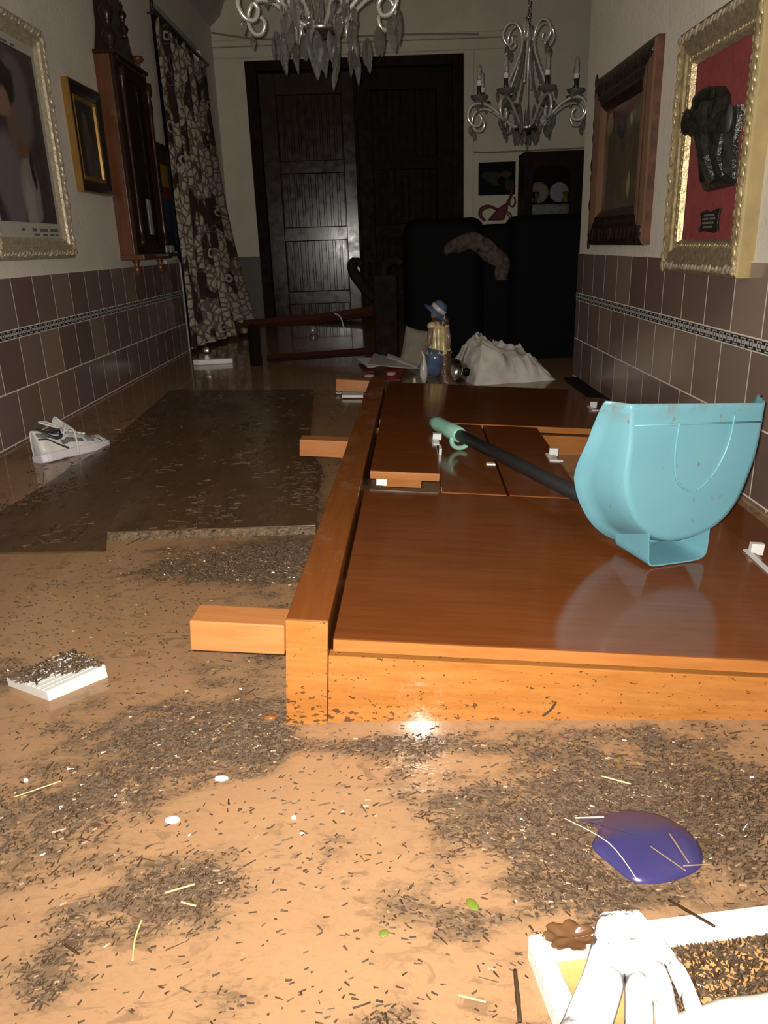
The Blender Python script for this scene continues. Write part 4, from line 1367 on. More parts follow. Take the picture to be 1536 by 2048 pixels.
# ------------------------------------------------------------------ dark upturned armchair by the door
ac = empty('armchair', (0.0, 5.0, 0.0))
tag(ac, 'dark wooden armchair tipped over in the water before the double door', 'armchair')
MB().box((-0.085, -0.05, -0.3), (0.07, 0.10, 0.545)).build('seat_back', M['dark_wood'], ac, bevel=0.02, seg=3)
MB().tube([(-0.92, 0.05, 0.265), (-0.5, 0.0, 0.285), (-0.07, 0, 0.325)], [0.026, 0.028, 0.030], 4).build('rail', M['dark_red_wood'], ac)
MB().tube([(-0.80, 0.15, 0.03), (-0.4, 0.1, 0.05), (-0.07, 0.05, 0.07)], 0.025, 4).build('rail', M['dark_red_wood'], ac)
MB().tube([(-0.86, 0.05, -0.3), (-0.86, 0.05, 0.27)], 0.04, 4).build('leg', M['dark_wood'], ac)
MB().tube(smooth_path([(-0.075, 0, 0.40), (-0.13, 0, 0.46), (-0.20, 0, 0.56), (-0.205, 0, 0.61), (-0.17, 0, 0.625), (-0.15, 0, 0.60)], 6), [0.035] * 12 + [0.03] * 10 + [0.022] * 9, 8).build('arm', M['dark_wood'], ac, smooth=True)
MB().tube(smooth_path([(-0.02, 0, 0.53), (0.0, 0, 0.60), (0.06, 0, 0.625), (0.10, 0, 0.60)], 6), [0.03] * 19, 8).build('arm', M['dark_wood'], ac, smooth=True)
MB().tube(smooth_path([(-0.33, -0.03, 0.32), (-0.29, -0.04, 0.29), (-0.27, -0.05, 0.20)], 6), 0.004, 5).build('loose_thread', simple('pale_thread', (0.35, 0.33, 0.3), 0.6), ac)


# ------------------------------------------------------------------ picture frames on the walls
def frame_mesh(wd_, hg, prof):
    """frame standing in the local YZ plane, facing +X; prof = (inset from outer edge, depth)"""
    mb = MB()
    vs, fs = [], []
    n = len(prof)
    for (ys, zs) in ((0, 0), (1, 0), (1, 1), (0, 1)):
        for ins, dep in prof:
            y = ins if ys == 0 else wd_ - ins
            z = ins if zs == 0 else hg - ins
            vs.append((dep, y, z))
    for c in range(4):
        d = (c + 1) % 4
        for i in range(n - 1):
            fs.append((c * n + i, c * n + i + 1, d * n + i + 1, d * n + i))
    return mb.add(vs, fs)


def member(wd_, hg, prof, which):
    mb = MB()
    cor = ((0, 0), (1, 0), (1, 1), (0, 1))
    a, b = cor[which], cor[(which + 1) % 4]
    n = len(prof)
    vs = []
    for (ys, zs) in (a, b):
        for ins, dep in prof:
            vs.append((dep, ins if ys == 0 else wd_ - ins, ins if zs == 0 else hg - ins))
    fs = [(i, i + 1, n + i + 1, n + i) for i in range(n - 1)]
    return mb.add(vs, fs)


def carving(wd_, hg, inset, depth, step, size, tilt=0.6, jitter=0.3, seed=1, which=(0, 1, 2, 3)):
    random.seed(seed)
    mb = MB()
    for k in which:
        horiz = k in (0, 2)
        L = (wd_ if horiz else hg) - 2 * inset
        n = max(1, int(L / step))
        for i in range(n + 1):
            s = inset + L * i / n
            if horiz:
                c = (depth, s, inset if k == 0 else hg - inset)
            else:
                c = (depth, wd_ - inset if k == 1 else inset, s)
            sc = 1 + random.uniform(-jitter, jitter)
            R = Matrix.Rotation(tilt * (1 if i % 2 else 0.4) + (0 if not horiz else pi / 2), 3, 'X')
            mb.ell(c, (size[0] * sc, size[1] * sc, size[2] * sc), 8, 6, R=R)
    return mb


# gilt framed portrait poster, near left
ps = empty('framed_poster', (XL, 3.10, 0.705))
tag(ps, 'large gilt-framed portrait poster on the left wall, nearest the viewer', 'framed picture')
W1, H1 = 0.80, 0.955
pr = [(0, 0), (0, 0.022), (0.012, 0.034), (0.030, 0.040), (0.048, 0.032), (0.052, 0.036), (0.060, 0.034), (0.066, 0.024), (0.072, 0.026), (0.090, 0.012)]
frame_mesh(W1, H1, pr).build('frame', M['gold_pale'], ps)
carving(W1, H1, 0.026, 0.036, 0.030, (0.010, 0.009, 0.019), seed=4).build('carved_leaves', M['gold_pale'], ps, smooth=True)
B((0.002, 0.085, 0.085), (0.012, W1 - 0.085, H1 - 0.085)).build('mount', simple('cream_mount', (0.45, 0.43, 0.37), 0.5), ps)
art = blobs('portrait_print', (0.085, 0.060, 0.060), [
    (0.45, 0.62, 0.16, 0.20, (0.14, 0.115, 0.11)), (0.28, 0.30, 0.14, 0.22, (0.17, 0.13, 0.14)), (0.45, 0.26, 0.10, 0.18, (0.26, 0.22, 0.21)), (0.43, 0.20, 0.05, 0.14, (0.34, 0.29, 0.27)),
    (0.40, 0.50, 0.07, 0.11, (0.16, 0.105, 0.08)), (0.44, 0.44, 0.07, 0.04, (0.17, 0.085, 0.05)), (0.36, 0.67, 0.10, 0.09, (0.022, 0.015, 0.015)), (0.33, 0.72, 0.12, 0.05, (0.03, 0.022, 0.02)),
    (0.50, 0.36, 0.020, 0.09, (0.03, 0.025, 0.03)), (0.32, 0.60, 0.07, 0.06, (0.25, 0.15, 0.11)), (0.55, 0.12, 0.12, 0.05, (0.07, 0.05, 0.045))], rough=0.35)
B((0.0125, 0.125, 0.150), (0.0145, W1 - 0.125, H1 - 0.130)).build('print', art, ps)
ink = simple('faded_ink', (0.10, 0.09, 0.08), 0.6)
tx = MB()
for (a, b, z_, h_) in ((0.40, 0.445, 0.122, 0.016), (0.475, 0.565, 0.122, 0.016), (0.585, 0.672, 0.122, 0.016), (0.41, 0.475, 0.102, 0.009), (0.50, 0.55, 0.102, 0.009), (0.57, 0.625, 0.102, 0.009), (0.635, 0.67, 0.102, 0.009), (0.30, 0.33, 0.122, 0.012), (0.37, 0.46, H1 - 0.120, 0.010), (0.49, 0.53, H1 - 0.120, 0.010)):
    x = a
    while x < b - 0.006:
        k = 0.008 + 0.005 * abs(noise.noise((x * 91, z_ * 7, 0)))
        tx.box((0.0122, x, z_ - h_ / 2), (0.0132, x + k * 0.72, z_ + h_ / 2 * (0.7 + 0.6 * abs(noise.noise((x * 57, 1, 0))))))
        x += k
tx.build('lettering', ink, ps)

# small black-and-gold picture
p2 = empty('framed_picture', (XL, 4.12, 1.015))
tag(p2, 'small narrow picture in black and gold frame between the poster and the clock', 'framed picture')
W2, H2 = 0.44, 0.505
frame_mesh(W2, H2, [(0, 0), (0, 0.034), (0.006, 0.036)]).build('gold_edge', M['gold_dim'], p2)
frame_mesh(W2, H2, [(0.006, 0.036), (0.020, 0.036), (0.045, 0.030), (0.060, 0.022)]).build('frame', M['frame_black'], p2)
frame_mesh(W2, H2, [(0.058, 0.022), (0.066, 0.028), (0.078, 0.024), (0.082, 0.012)]).build('gold_slip', M['gold_dim'], p2)
B((0.002, 0.07, 0.07), (0.013, W2 - 0.07, H2 - 0.07)).build('painting', blobs('dim_painting', (0.035, 0.032, 0.026), [(0.22, 0.20, 0.07, 0.16, (0.085, 0.06, 0.055)), (0.21, 0.33, 0.035, 0.045, (0.11, 0.075, 0.06)), (0.27, 0.15, 0.05, 0.10, (0.05, 0.045, 0.05))]), p2)

# wall clock
ck = empty('wall_clock', (XL, 4.64, 0.69))
tag(ck, 'tall carved mahogany wall clock case with turned finials on the left wall', 'clock')
CW, CH, CD = 0.60, 1.04, 0.105
MB().box((0, 0, 0), (CD - 0.02, CW, CH)).build('case', M['clock_wood'], ck, bevel=0.004)
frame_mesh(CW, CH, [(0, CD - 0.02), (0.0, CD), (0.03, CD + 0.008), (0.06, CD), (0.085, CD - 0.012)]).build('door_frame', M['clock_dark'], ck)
B((CD - 0.03, 0.08, 0.08), (CD - 0.015, CW - 0.08, CH - 0.08)).build('glass_panel', simple('dark_clock_glass', (0.018, 0.012, 0.009), 0.08), ck)
tp = [(0.026, 0.0), (0.026, 0.03), (0.014, 0.04), (0.022, 0.07), (0.024, 0.11), (0.014, 0.15), (0.012, 0.16)]
for y in (0.055, CW - 0.055):
    colm = MB().lathe([(0.022, 0.06), (0.022, 0.10), (0.012, 0.11), (0.020, 0.15), (0.014, 0.22), (0.012, 0.5), (0.014, 0.78), (0.020, 0.85), (0.012, 0.90), (0.024, 0.92), (0.024, 0.98)], 12, T(CD + 0.016, y, 0))
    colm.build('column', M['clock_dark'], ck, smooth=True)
    MB().lathe([(0.030, 1.02), (0.030, 1.05), (0.012, 1.06), (0.010, 1.085), (0.030, 1.10), (0.034, 1.112), (0.026, 1.125), (0.004, 1.13)], 12, T(CD - 0.02, y, 0)).build('finial', M['clock_wood'], ck, smooth=True)
    MB().lathe([(0.020, 0.0), (0.024, -0.02), (0.012, -0.035), (0.022, -0.05), (0.024, -0.07), (0.014, -0.095), (0.004, -0.105)], 12, T(CD - 0.035, y, 0)).build('finial', M['clock_wood'], ck, smooth=True)
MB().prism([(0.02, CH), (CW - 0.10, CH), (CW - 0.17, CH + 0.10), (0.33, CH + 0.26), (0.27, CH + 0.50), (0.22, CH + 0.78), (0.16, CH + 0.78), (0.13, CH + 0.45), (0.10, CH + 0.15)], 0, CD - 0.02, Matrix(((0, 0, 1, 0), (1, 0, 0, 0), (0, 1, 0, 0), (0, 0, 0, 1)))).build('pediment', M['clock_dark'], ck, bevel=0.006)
for (y, z_, s_) in ((0.05, CH, 1.35), (0.33, CH + 0.13, 0.8)):
    MB().lathe([(0.026 * s_, 0.0), (0.016 * s_, 0.02 * s_), (0.034 * s_, 0.055 * s_), (0.030 * s_, 0.07 * s_), (0.012 * s_, 0.09 * s_), (0.016 * s_, 0.11 * s_), (0.032 * s_, 0.14 * s_), (0.026 * s_, 0.16 * s_), (0.008 * s_, 0.175 * s_), (0.014 * s_, 0.20 * s_), (0.002 * s_, 0.225 * s_)], 12, T(CD - 0.02, y, z_)).build('finial', M['clock_dark'], ck, smooth=True)
B((0, -0.01, -0.012), (CD + 0.035, CW + 0.01, 0.02)).build('base_moulding', M['clock_wood'], ck, bevel=0.006)
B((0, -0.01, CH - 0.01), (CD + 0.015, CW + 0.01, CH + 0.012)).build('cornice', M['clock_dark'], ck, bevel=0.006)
B((CD - 0.014, 0.345, 0.13), (CD - 0.010, 0.40, 0.33)).build('pale_strip', simple('pale_strip_in_clock', (0.36, 0.36, 0.32), 0.5), ck)  # narrow pale strip on the clock front
for y0 in (0.395, 0.50):
    lb = MB().grid(lambda u, v: (CD + 0.052 + 0.014 * sin(pi * u) * sin(pi * v), y0 + 0.09 * u, 0.022 + 0.045 * v), 10, 6)
    lb.build('silver_scroll', simple('silver_relief', (0.55, 0.54, 0.52), 0.35, 0.5, var=0.4, vscale=70, bump=0.8, bscale=90), ck, smooth=True, solid=0.004)
B((0, 0.37, 0.0), (CD + 0.075, 0.62, 0.02)).build('ledge', M['clock_dark'], ck, bevel=0.004)

# dark picture with coloured bands behind the clock
p4 = empty('framed_picture', (XL, 5.60, 0.72))
tag(p4, 'narrow dark picture with yellow, red and blue bands between clock and curtain', 'framed picture')
frame_mesh(0.30, 0.69, [(0, 0), (0, 0.02), (0.03, 0.024), (0.04, 0.012)]).build('frame', M['frame_black'], p4)
mb = MB()
for i, (z0, z1) in enumerate(((0.04, 0.13), (0.13, 0.34), (0.34, 0.42), (0.42, 0.56), (0.56, 0.65))):
    mb.box((0.002, 0.04, z0), (0.012, 0.26, z1), None, i)
mb.build('banded_print', [simple('print_dark', (0.02, 0.02, 0.025), 0.5), simple('print_blue', (0.022, 0.05, 0.11), 0.5), simple('print_red', (0.16, 0.03, 0.02), 0.5), simple('print_yellow', (0.30, 0.19, 0.02), 0.5), simple('print_brown', (0.05, 0.03, 0.02), 0.5)], p4)

# mirrored wall for right-hand frames: local +X faces into the room
RM = lambda y, z: T(XR, y, z) @ RZ(pi)


# dark carved frame with document
p5 = empty('framed_picture', M=RM(3.97, 0.685) @ Matrix.Diagonal((0.78, 1, 1, 1)))
tag(p5, 'dark carved wooden box frame holding a dim document on the right wall', 'framed picture')
W5, H5 = 0.84, 0.705
pr5 = [(0, 0), (0, 0.034), (0.010, 0.042), (0.045, 0.050), (0.075, 0.044), (0.085, 0.047), (0.105, 0.040), (0.118, 0.042), (0.140, 0.024), (0.150, 0.014)]
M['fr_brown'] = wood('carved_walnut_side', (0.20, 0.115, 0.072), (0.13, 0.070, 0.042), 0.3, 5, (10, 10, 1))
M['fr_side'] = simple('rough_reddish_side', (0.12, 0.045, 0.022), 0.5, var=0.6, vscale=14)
M['fr_dark'] = simple('carved_walnut_dark_shaded', (0.030, 0.018, 0.013), 0.3, var=0.5, vscale=20, bump=0.6, bscale=22)  # shade on the top and bottom rails put into this darker walnut
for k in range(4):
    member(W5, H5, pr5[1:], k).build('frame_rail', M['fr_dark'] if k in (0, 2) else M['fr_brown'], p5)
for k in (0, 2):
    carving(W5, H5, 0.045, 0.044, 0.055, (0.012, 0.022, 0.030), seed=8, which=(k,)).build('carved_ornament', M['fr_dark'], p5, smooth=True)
carving(W5, H5, 0.006, 0.034, 0.055, (0.010, 0.010, 0.03), tilt=0, seed=9, which=(3,)).build('scalloped_edge', M['fr_dark'], p5, smooth=True)
frame_mesh(W5, H5, [(-0.001, 0), (-0.001, 0.034)]).build('frame_side', M['fr_side'], p5)
doc = blobs('dim_document', (0.150, 0.122, 0.076), [(0.36, 0.53, 0.24, 0.05, (0.10, 0.012, 0.018)), (0.22, 0.50, 0.05, 0.05, (0.26, 0.20, 0.15)), (0.40, 0.48, 0.08, 0.05, (0.045, 0.04, 0.035)), (0.40, 0.45, 0.05, 0.04, (0.05, 0.06, 0.065)), (0.36, 0.30, 0.14, 0.08, (0.11, 0.09, 0.055)), (0.17, 0.30, 0.035, 0.13, (0.16, 0.115, 0.085)), (0.54, 0.24, 0.02, 0.06, (0.36, 0.29, 0.17)), (0.53, 0.48, 0.02, 0.03, (0.36, 0.29, 0.17))], rough=0.15)
B((0.002, 0.145, 0.145), (0.014, W5 - 0.145, H5 - 0.145)).build('document', doc, p5)

# gilt frame with crimson mat and carved black head
p6 = empty('framed_relief', M=RM(2.845, 0.598) @ Matrix.Diagonal((0.72, 0.885, 0.962, 1)))
tag(p6, 'gilt frame with black carved animal head on crimson cloth, right wall', 'framed relief')
W6, H6 = 0.69, 0.755
pr6 = [(0, 0), (0, 0.055), (0.010, 0.066), (0.030, 0.070), (0.046, 0.060), (0.056, 0.062), (0.068, 0.058), (0.074, 0.050), (0.086, 0.048), (0.100, 0.044), (0.108, 0.022)]
for k in range(4):
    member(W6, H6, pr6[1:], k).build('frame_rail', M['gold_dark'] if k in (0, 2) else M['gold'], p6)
frame_mesh(W6, H6, [(0, 0), (0, 0.055), (0.004, 0.062)]).build('frame_side', M['gold_side'], p6)
carving(W6, H6, 0.022, 0.066, 0.026, (0.010, 0.008, 0.018), seed=12, which=(1, 3)).build('carved_leaves', M['gold'], p6, smooth=True)
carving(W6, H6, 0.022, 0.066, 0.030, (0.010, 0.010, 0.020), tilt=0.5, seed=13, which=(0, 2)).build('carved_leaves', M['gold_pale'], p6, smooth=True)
carving(W6, H6, 0.088, 0.047, 0.022, (0.005, 0.005, 0.010), seed=14).build('inner_beading', M['gold'], p6, smooth=True)
B((0.002, 0.10, 0.10), (0.018, W6 - 0.10, H6 - 0.10)).build('mat', M['red_mat'], p6)
hd_ = MB()
ol = [(0.308, 0.251), (0.257, 0.32), (0.213, 0.376), (0.169, 0.415), (0.096, 0.448), (0.067, 0.482), (0.094, 0.509), (0.135, 0.533), (0.199, 0.553), (0.285, 0.557), (0.371, 0.544), (0.42, 0.512), (0.438, 0.476), (0.476, 0.475), (0.532, 0.472), (0.532, 0.438), (0.527, 0.403), (0.518, 0.374), (0.528, 0.326), (0.537, 0.272), (0.522, 0.256)]
hc = V((0.36, 0.42))
vs, fs = [], []
nn_ = len(ol)
for sc_, dp in ((1.0, 0.018), (0.97, 0.040), (0.80, 0.062), (0.55, 0.078), (0.25, 0.086)):
    for i, (y, z_) in enumerate(ol):
        q = hc + (V((y, z_)) - hc) * sc_
        vs.append((dp + (0.014 * noise.noise((y * 22, z_ * 16, sc_ * 3)) if dp > 0.03 else 0), q.x, q.y))
for j in range(4):
    for i in range(nn_):
        k = (i + 1) % nn_
        fs.append((j * nn_ + i, j * nn_ + k, (j + 1) * nn_ + k, (j + 1) * nn_ + i))
fs.append(tuple(4 * nn_ + i for i in range(nn_)))
hd_.add(vs, fs)
hd_.tube([(0.070, 0.33, 0.50), (0.085, 0.35, 0.42), (0.080, 0.39, 0.34), (0.055, 0.42, 0.275)], [0.03, 0.036, 0.03, 0.02], 8)
hd_.tube([(0.062, 0.47, 0.40), (0.070, 0.47, 0.34), (0.05, 0.49, 0.285)], [0.016, 0.020, 0.014], 8)
hd_.ell((0.055, 0.13, 0.475), (0.022, 0.045, 0.040)).ell((0.062, 0.28, 0.525), (0.022, 0.10, 0.030))
hd_.build('carved_head', M['bull'], p6, smooth=False)
MB().ell((0.058, 0.505, 0.440), (0.012, 0.022, 0.038)).build('ear', M['ear'], p6, smooth=True)
fur = MB()
random.seed(2)
for i in range(16):
    z_ = 0.445 + 0.005 * i
    y = 0.075 + 0.4 * abs(z_ - 0.48)
    fur.tube([(0.05, y + 0.02, z_), (0.056, y - 0.012 - 0.012 * random.random(), z_ + random.uniform(-0.015, 0.01))], [0.0022, 0.0006], 4)
fur.build('bristles', M['bull'], p6)
pl_ = MB()
plo = [(0.275, 0.128), (0.315, 0.133), (0.36, 0.129), (0.405, 0.126), (0.443, 0.132), (0.432, 0.155), (0.438, 0.178), (0.445, 0.200), (0.405, 0.196), (0.36, 0.191), (0.320, 0.196), (0.272, 0.190), (0.290, 0.160)]
pl_.prism(plo, 0.018, 0.028, Matrix(((0, 0, 1, 0), (1, 0, 0, 0), (0, 1, 0, 0), (0, 0, 0, 1))))
pq = pl_.build('plaque', M['frame_black'], p6, bevel=0.003)
tx = MB()
for i, (a, b) in enumerate(((0.315, 0.40), (0.305, 0.35), (0.365, 0.41), (0.305, 0.40), (0.315, 0.395))):
    z_ = (0.180, 0.169, 0.169, 0.157, 0.145)[i]
    tx.box((0.028, a, z_ - 0.0028), (0.029, b, z_ + 0.0028))
tx.build('engraving', M['plaque_txt'], pq)

# unframed picture and glass cabinet on the back wall
p7 = blobs('dim_photo', (0.012, 0.016, 0.015), [(0.18, 0.14, 0.12, 0.07, (0.055, 0.045, 0.030)), (0.22, 0.12, 0.05, 0.05, (0.010, 0.010, 0.009)), (0.10, 0.17, 0.08, 0.04, (0.04, 0.045, 0.04)), (0.26, 0.18, 0.06, 0.03, (0.06, 0.05, 0.035)), (0.30, 0.08, 0.05, 0.06, (0.045, 0.035, 0.025))], axes=(0, 2), rough=0.9, spec=0.05)
o = B((0, -0.012, 0), (0.35, 0, 0.29)).build('wall_picture', p7)
o.location = (0.912, YB - 0.001, 1.13)
tag(o, 'small dark unframed picture on the back wall left of the glass cabinet', 'picture')
gc = empty('display_cabinet', (1.29, 7.64, FLOOR))
tag(gc, 'dark wooden glass-fronted display cabinet in the far right corner', 'cabinet')
gw, gh = 1.0, 1.465 - FLOOR
carc = MB().box((0, 0.02, 0), (0.02, 0.35, gh)).box((gw - 0.02, 0.02, 0), (gw, 0.35, gh)).box((0, 0.33, 0), (gw, 0.35, gh)).box((0, 0.0, gh - 0.03), (gw, 0.35, gh)).box((0, 0.0, 0), (gw, 0.35, 0.9))
sh_z = 1.03 - FLOOR
carc.box((0.02, 0.03, sh_z - 0.012), (gw - 0.02, 0.33, sh_z))
carc.build('carcass', M['door_wood2'], gc)
for x0 in (0.0, 0.5):
    dpo = [(x0, 0.9), (x0 + 0.5, 0.9), (x0 + 0.5, gh - 0.03), (x0, gh - 0.03)]
    dm = MB().box((x0, 0, 0.9), (x0 + 0.08, 0.02, gh - 0.03)).box((x0 + 0.42, 0, 0.9), (x0 + 0.5, 0.02, gh - 0.03)).box((x0 + 0.08, 0, 0.9), (x0 + 0.42, 0.02, 1.62))
    na = 12
    arch = [(x0 + 0.08, gh - 0.03)] + [(x0 + 0.25 - 0.17 * cos(pi * i / na), gh - 0.20 + 0.085 * sin(pi * i / na) ** 0.7) for i in range(na + 1)] + [(x0 + 0.42, gh - 0.03)]
    dm.prism(arch, 0, 0.02, Matrix(((1, 0, 0, 0), (0, 0, 1, 0), (0, 1, 0, 0), (0, 0, 0, 1))))
    d_o = dm.build('cabinet_door', M['door_wood2'], gc)
    B((x0 + 0.08, 0.008, 1.62), (x0 + 0.42, 0.011, gh - 0.09)).build('glass_pane', simple('cabinet_glass', (0.9, 0.9, 0.9), 0.02, trans=1.0, ior=1.1), d_o)
    lc_ = B((x0 + 0.06, 0.05, 1.64), (x0 + 0.44, 0.055, sh_z - 0.012)).build('lace_cloth', simple('grey_white_lace', (0.30, 0.30, 0.29), 0.8, var=0.4, vscale=30), gc)
for (x, z_, r_, col_, lab, nm) in ((0.165, sh_z, 0.095, (0.30, 0.24, 0.17), 'round tan plate standing on the left of the cabinet shelf', 'plate'), (0.36, sh_z, 0.09, (0.34, 0.36, 0.40), 'pale blue plate standing on the right of the cabinet shelf', 'plate')):
    o = MB().lathe([(0.001, 0.0), (r_ * 0.6, 0.0), (r_, 0.016), (r_, 0.02), (r_ * 0.6, 0.006)], 24, RX(radians(80))).build(nm, simple(nm + '_' + lab[6:10].strip(), col_, 0.3), smooth=True)
    o.location = (1.29 + x, 7.64 + 0.20, FLOOR + z_ + r_ + 0.002)
    tag(o, lab, 'plate')
o = MB().lathe([(0.03, 0), (0.035, 0.02), (0.02, 0.05), (0.03, 0.09), (0.004, 0.10)], 14).build('brass_cup', simple('old_brass', (0.25, 0.18, 0.05), 0.4, 0.5), smooth=True)
o.location = (1.29 + 0.40, 7.64 + 0.08, FLOOR + sh_z)
tag(o, 'small brass cup at the right front of the cabinet shelf', 'cup')
o = MB().lathe([(0.025, 0), (0.012, 0.02), (0.012, 0.04), (0.035, 0.07), (0.03, 0.10)], 14).build('silver_cup', M['silver_dim'], smooth=True)
o.location = (1.29 + 0.12, 7.64 + 0.08, FLOOR + sh_z)
tag(o, 'small silver goblet at the left front of the cabinet shelf', 'cup')

# ------------------------------------------------------------------ curtain and rod
rod = empty('curtain_rod', (XL + 0.06, 5.74, 2.20))
tag(rod, 'dark iron curtain rod with leaf finial above the lace curtain', 'curtain rod')
iron = simple('dark_iron', (0.03, 0.022, 0.018), 0.4)
MB().tube([(0, 0, 0), (0, 1.66, 0)], 0.014).build('pole', iron, rod, smooth=True)
MB().tube([(-0.06, 0.10, 0), (0, 0.10, 0)], 0.008).build('bracket', iron, rod)
MB().tube([(-0.06, 1.58, 0), (0, 1.58, 0)], 0.008).build('bracket', iron, rod)
fn_ = MB().tube(smooth_path([(0, -0.01, 0), (0.01, -0.03, 0.05), (-0.01, -0.05, 0.11), (0.012, -0.06, 0.17)], 5), [0.012] * 5 + [0.018] * 5 + [0.010] * 6)
fn_.ell((0.014, -0.03, 0.07), (0.02, 0.012, 0.03)).ell((-0.016, -0.045, 0.12), (0.018, 0.012, 0.03)).ell((0.0, -0.06, 0.19), (0.012, 0.01, 0.03))
fn_.build('finial', iron, rod, smooth=True)
cz0, cz1 = 0.0, 2.185


def curt(u, v):
    # u along the rod, v downwards
    wv = 0.030 * sin(u * 2 * pi * 6.5) * (0.55 + 0.6 * v) + 0.012 * noise.noise((u * 7, v * 3, 1))
    y = 5.785 + u * (1.52 - 0.22 * v ** 1.5)
    x = XL + 0.06 + wv + 0.30 * (u ** 1.6) * v ** 2.2
    z = cz1 - v * (cz1 - 0.03) + 0.05 * (1 - v) ** 8 * (abs(sin(u * pi * 9)) - 1.0)
    return (x, y, z)


cm = MB().grid(curt, 120, 70)
o = cm.build('lace_curtain', M['curtain'], smooth=True)
uvl = o.data.uv_layers.new(name='UVMap')
for lp in o.data.loops:
    i = lp.vertex_index
    uvl.data[lp.index].uv = ((i % 121) / 120, 1 - (i // 121) / 70)
tag(o, 'brown curtain with beige embroidered scrolls hanging along the left wall into the water', 'curtain')


# ------------------------------------------------------------------ chandeliers
def drop_mesh(s=1.0, n=6):
    return MB().lathe([(0.001, -0.052 * s), (0.006 * s, -0.045 * s), (0.0135 * s, -0.026 * s), (0.010 * s, -0.010 * s), (0.003 * s, 0.0)], n, sy=0.55)


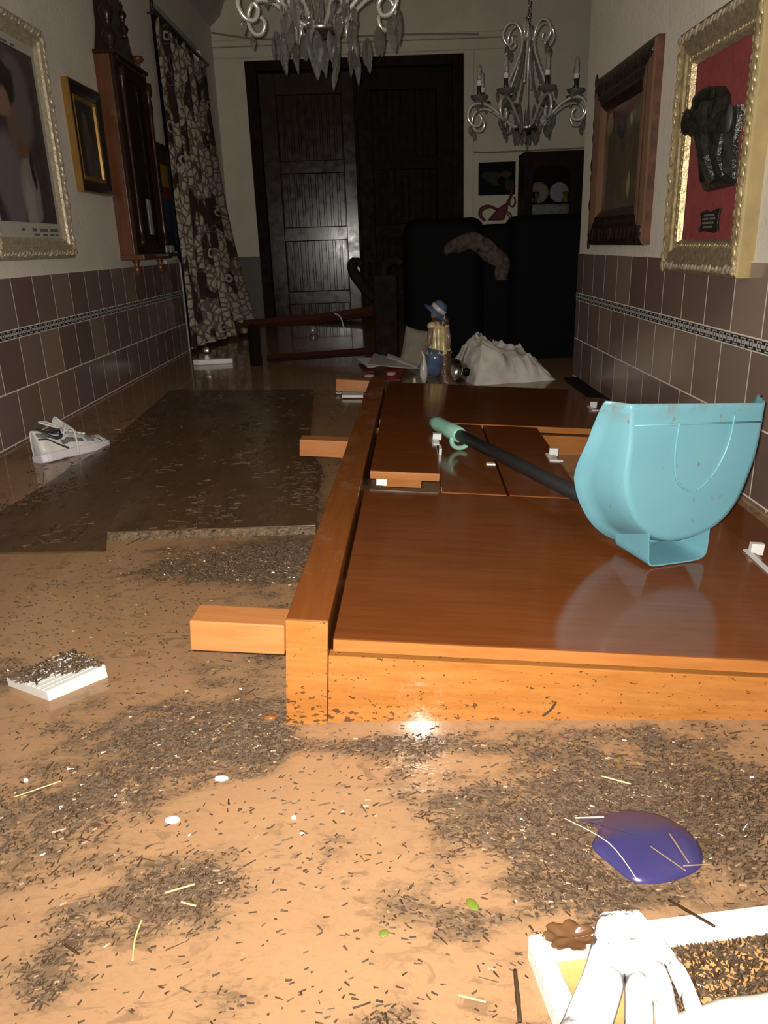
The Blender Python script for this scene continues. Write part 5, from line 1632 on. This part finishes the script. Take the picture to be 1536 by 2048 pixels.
def chandelier(loc, arms=8, R=0.30, label='', extra=0, seed=1, rot=0.0, low=0.0):
    random.seed(seed)
    ch = empty('chandelier', loc, (0, 0, rot))
    tag(ch, label, 'chandelier', 'silver crystal chandeliers')
    ceil_h = CEIL - loc[2]
    MB().lathe([(0.002, -0.035), (0.03, -0.028), (0.062, -0.005), (0.068, 0.012), (0.060, 0.018), (0.02, 0.02)], 20).build('bowl', M['silver_dim'], ch, smooth=True)
    MB().tube([(0, 0, 0.0), (0, 0, 0.42), (0, 0, 0.50)], [0.007, 0.006, 0.010], 8).build('stem', M['silver'], ch, smooth=True)
    cn = MB()
    nl_ = int((ceil_h - 0.50) / 0.028)
    for i in range(nl_):
        Rm = T(0, 0, 0.515 + i * 0.028) @ RZ(pi / 2 * (i % 2))
        cn.tube([Rm @ V((0.009 * cos(a), 0, 0.018 * sin(a))) for a in [2 * pi * k / 8 for k in range(9)]], 0.0028, 5)
    cn.lathe([(0.05, ceil_h - 0.03), (0.06, ceil_h - 0.001)], 16)
    cn.build('chain', M['silver_dim'], ch, smooth=True)
    prof_a = [(0.055, 0.012), (0.10, 0.03), (0.16, 0.075), (0.22, 0.118), (0.285, 0.135), (0.335, 0.115), (0.350, 0.065), (0.325, 0.025), (0.285, 0.022), (0.268, 0.055), (0.285, 0.078)]
    k_ = R / 0.30
    P = smooth_path([V((r * k_, 0, z)) for r, z in prof_a], 9)
    am = MB().tube(P, [0.0085 * (1.0 + (0.22 if i % 2 else -0.18)) for i in range(len(P))], 7)
    arm0 = None
    dcup = MB().lathe([(0.008, 0.135), (0.016, 0.142), (0.046, 0.160), (0.050, 0.172), (0.044, 0.170), (0.014, 0.156)], 12, T(0.285 * k_, 0, 0))
    dsl = MB().lathe([(0.0125, 0.156), (0.0125, 0.222)], 10, T(0.285 * k_, 0, 0))
    dcp = MB().lathe([(0.0145, 0.222), (0.0150, 0.245), (0.010, 0.250)], 10, T(0.285 * k_, 0, 0))
    dbl = MB().lathe([(0.008, 0.250), (0.0125, 0.262), (0.0120, 0.305), (0.006, 0.325), (0.001, 0.330)], 10, T(0.285 * k_, 0, 0))
    for i in range(arms):
        a = 2 * pi * i / arms
        if arm0 is None:
            ao = am.build('arm', M['silver'], ch, smooth=True)
            subs = [dcup.build('candle_cup', M['crystal'], ao, smooth=True), dsl.build('candle', M['frame_black'], ao, smooth=True), dcp.build('candle_socket', M['candle'], ao, smooth=True), dbl.build('bulb', M['bulb'], ao, smooth=True)]
            dd = drop_mesh(1.0)
            for (x, y, z) in ((0.285, 0.05, 0.165), (0.285, -0.05, 0.165), (0.335, 0, 0.02), (0.16, 0, 0.062)):
                d = dd.build('crystal_drop', M['crystal'], ao)
                d.location = (x * k_, y, z)
                subs.append(d)
            arm0 = ao
        else:
            ao = arm0.copy()
            COL.objects.link(ao)
            ao.parent = ch
            for s_ in subs:
                c = s_.copy()
                COL.objects.link(c)
                c.parent = ao
        ao.rotation_euler = (0, 0, a)
    # upper scrolls and swept beaded strands
    up = smooth_path([V((r, 0, z)) for r, z in ((0.125, 0.22), (0.075, 0.32), (0.040, 0.41), (0.045, 0.485), (0.085, 0.530), (0.130, 0.515), (0.150, 0.465), (0.125, 0.425), (0.095, 0.435), (0.10, 0.465))], 8)
    um_ = MB().tube(up, [0.0075 * (1.0 + (0.22 if i % 2 else -0.18)) for i in range(len(up))], 7)
    st_ = MB().tube(smooth_path([V((r, 0, z)) for r, z in ((0.03, 0.44), (0.045, 0.34), (0.085, 0.22), (0.15, 0.12), (0.20, 0.11))], 8), [0.006 * (1.0 + (0.3 if i % 2 else -0.3)) for i in range(33)], 6)
    u0 = s0 = None
    for i in range(6):
        if u0 is None:
            u0 = um_.build('scroll', M['silver'], ch, smooth=True)
            s0 = st_.build('bead_strand', M['crystal'], ch, smooth=True)
            d0 = drop_mesh(1.2).build('crystal_drop', M['crystal'], u0)
            d0.location = (0.125, 0, 0.42)
        else:
            u = u0.copy()
            COL.objects.link(u)
            u.parent = ch
            u.rotation_euler = (0, 0, 2 * pi * i / 6)
            d = d0.copy()
            COL.objects.link(d)
            d.parent = u
            s_ = s0.copy()
            COL.objects.link(s_)
            s_.parent = ch
            s_.rotation_euler = (0, 0, 2 * pi * (i + 0.5) / 6)
    # spear crystals standing in the bowl and drops hanging round it
    sp = MB().lathe([(0.004, 0), (0.011, 0.03), (0.009, 0.06), (0.001, 0.11)], 6, sy=0.6)
    s0 = d0 = None
    for i in range(6):
        a = 2 * pi * i / 6 + 0.3
        if s0 is None:
            s0 = s_ = sp.build('crystal_spear', M['crystal'], ch)
        else:
            s_ = s0.copy()
            COL.objects.link(s_)
            s_.parent = ch
        s_.location = (0.045 * cos(a), 0.045 * sin(a), 0.015)
    dm = drop_mesh(1.35 if not extra else 1.5)
    ring = [(0.0, 0.0, -0.045)]
    for (r, n, z) in ((0.062, 8, -0.012), (0.13, 8, 0.03)):
        for i in range(n):
            a = 2 * pi * (i + 0.25) / n
            ring.append((r * cos(a), r * sin(a), z))
    for i in range(extra):
        a = random.uniform(0, 2 * pi)
        r = 0.31 * math.sqrt(random.uniform(0.0, 1.0))
        ring.append((r * cos(a), r * sin(a), 0.035 - low * (1 - (r / 0.31) ** 1.2) * random.uniform(0.45, 1.0) + 0.03 * (r > 0.2)))
    for (x, y, z) in ring:
        if d0 is None:
            d0 = d = dm.build('crystal_drop', M['crystal'], ch)
        else:
            d = d0.copy()
            COL.objects.link(d)
            d.parent = ch
        d.location = (x, y, z)
        sc_ = random.uniform(0.8, 1.25) if extra else 1.0
        d.scale = (sc_, sc_, sc_ * (1.25 if extra else 1.0))
        d.rotation_euler = (random.uniform(-0.15, 0.15), random.uniform(-0.15, 0.15), random.uniform(0, pi))
    return ch


chandelier((0.832, 4.90, 1.315), label='silver crystal chandelier with candle bulbs hanging in the far room at right', R=0.30, seed=3, rot=0.2)
chandelier((-0.222, 3.40, 1.500), label='big silver crystal chandelier cut off by the top of the photo, nearest the viewer', R=0.27, extra=34, seed=5, rot=0.4, low=0.19)
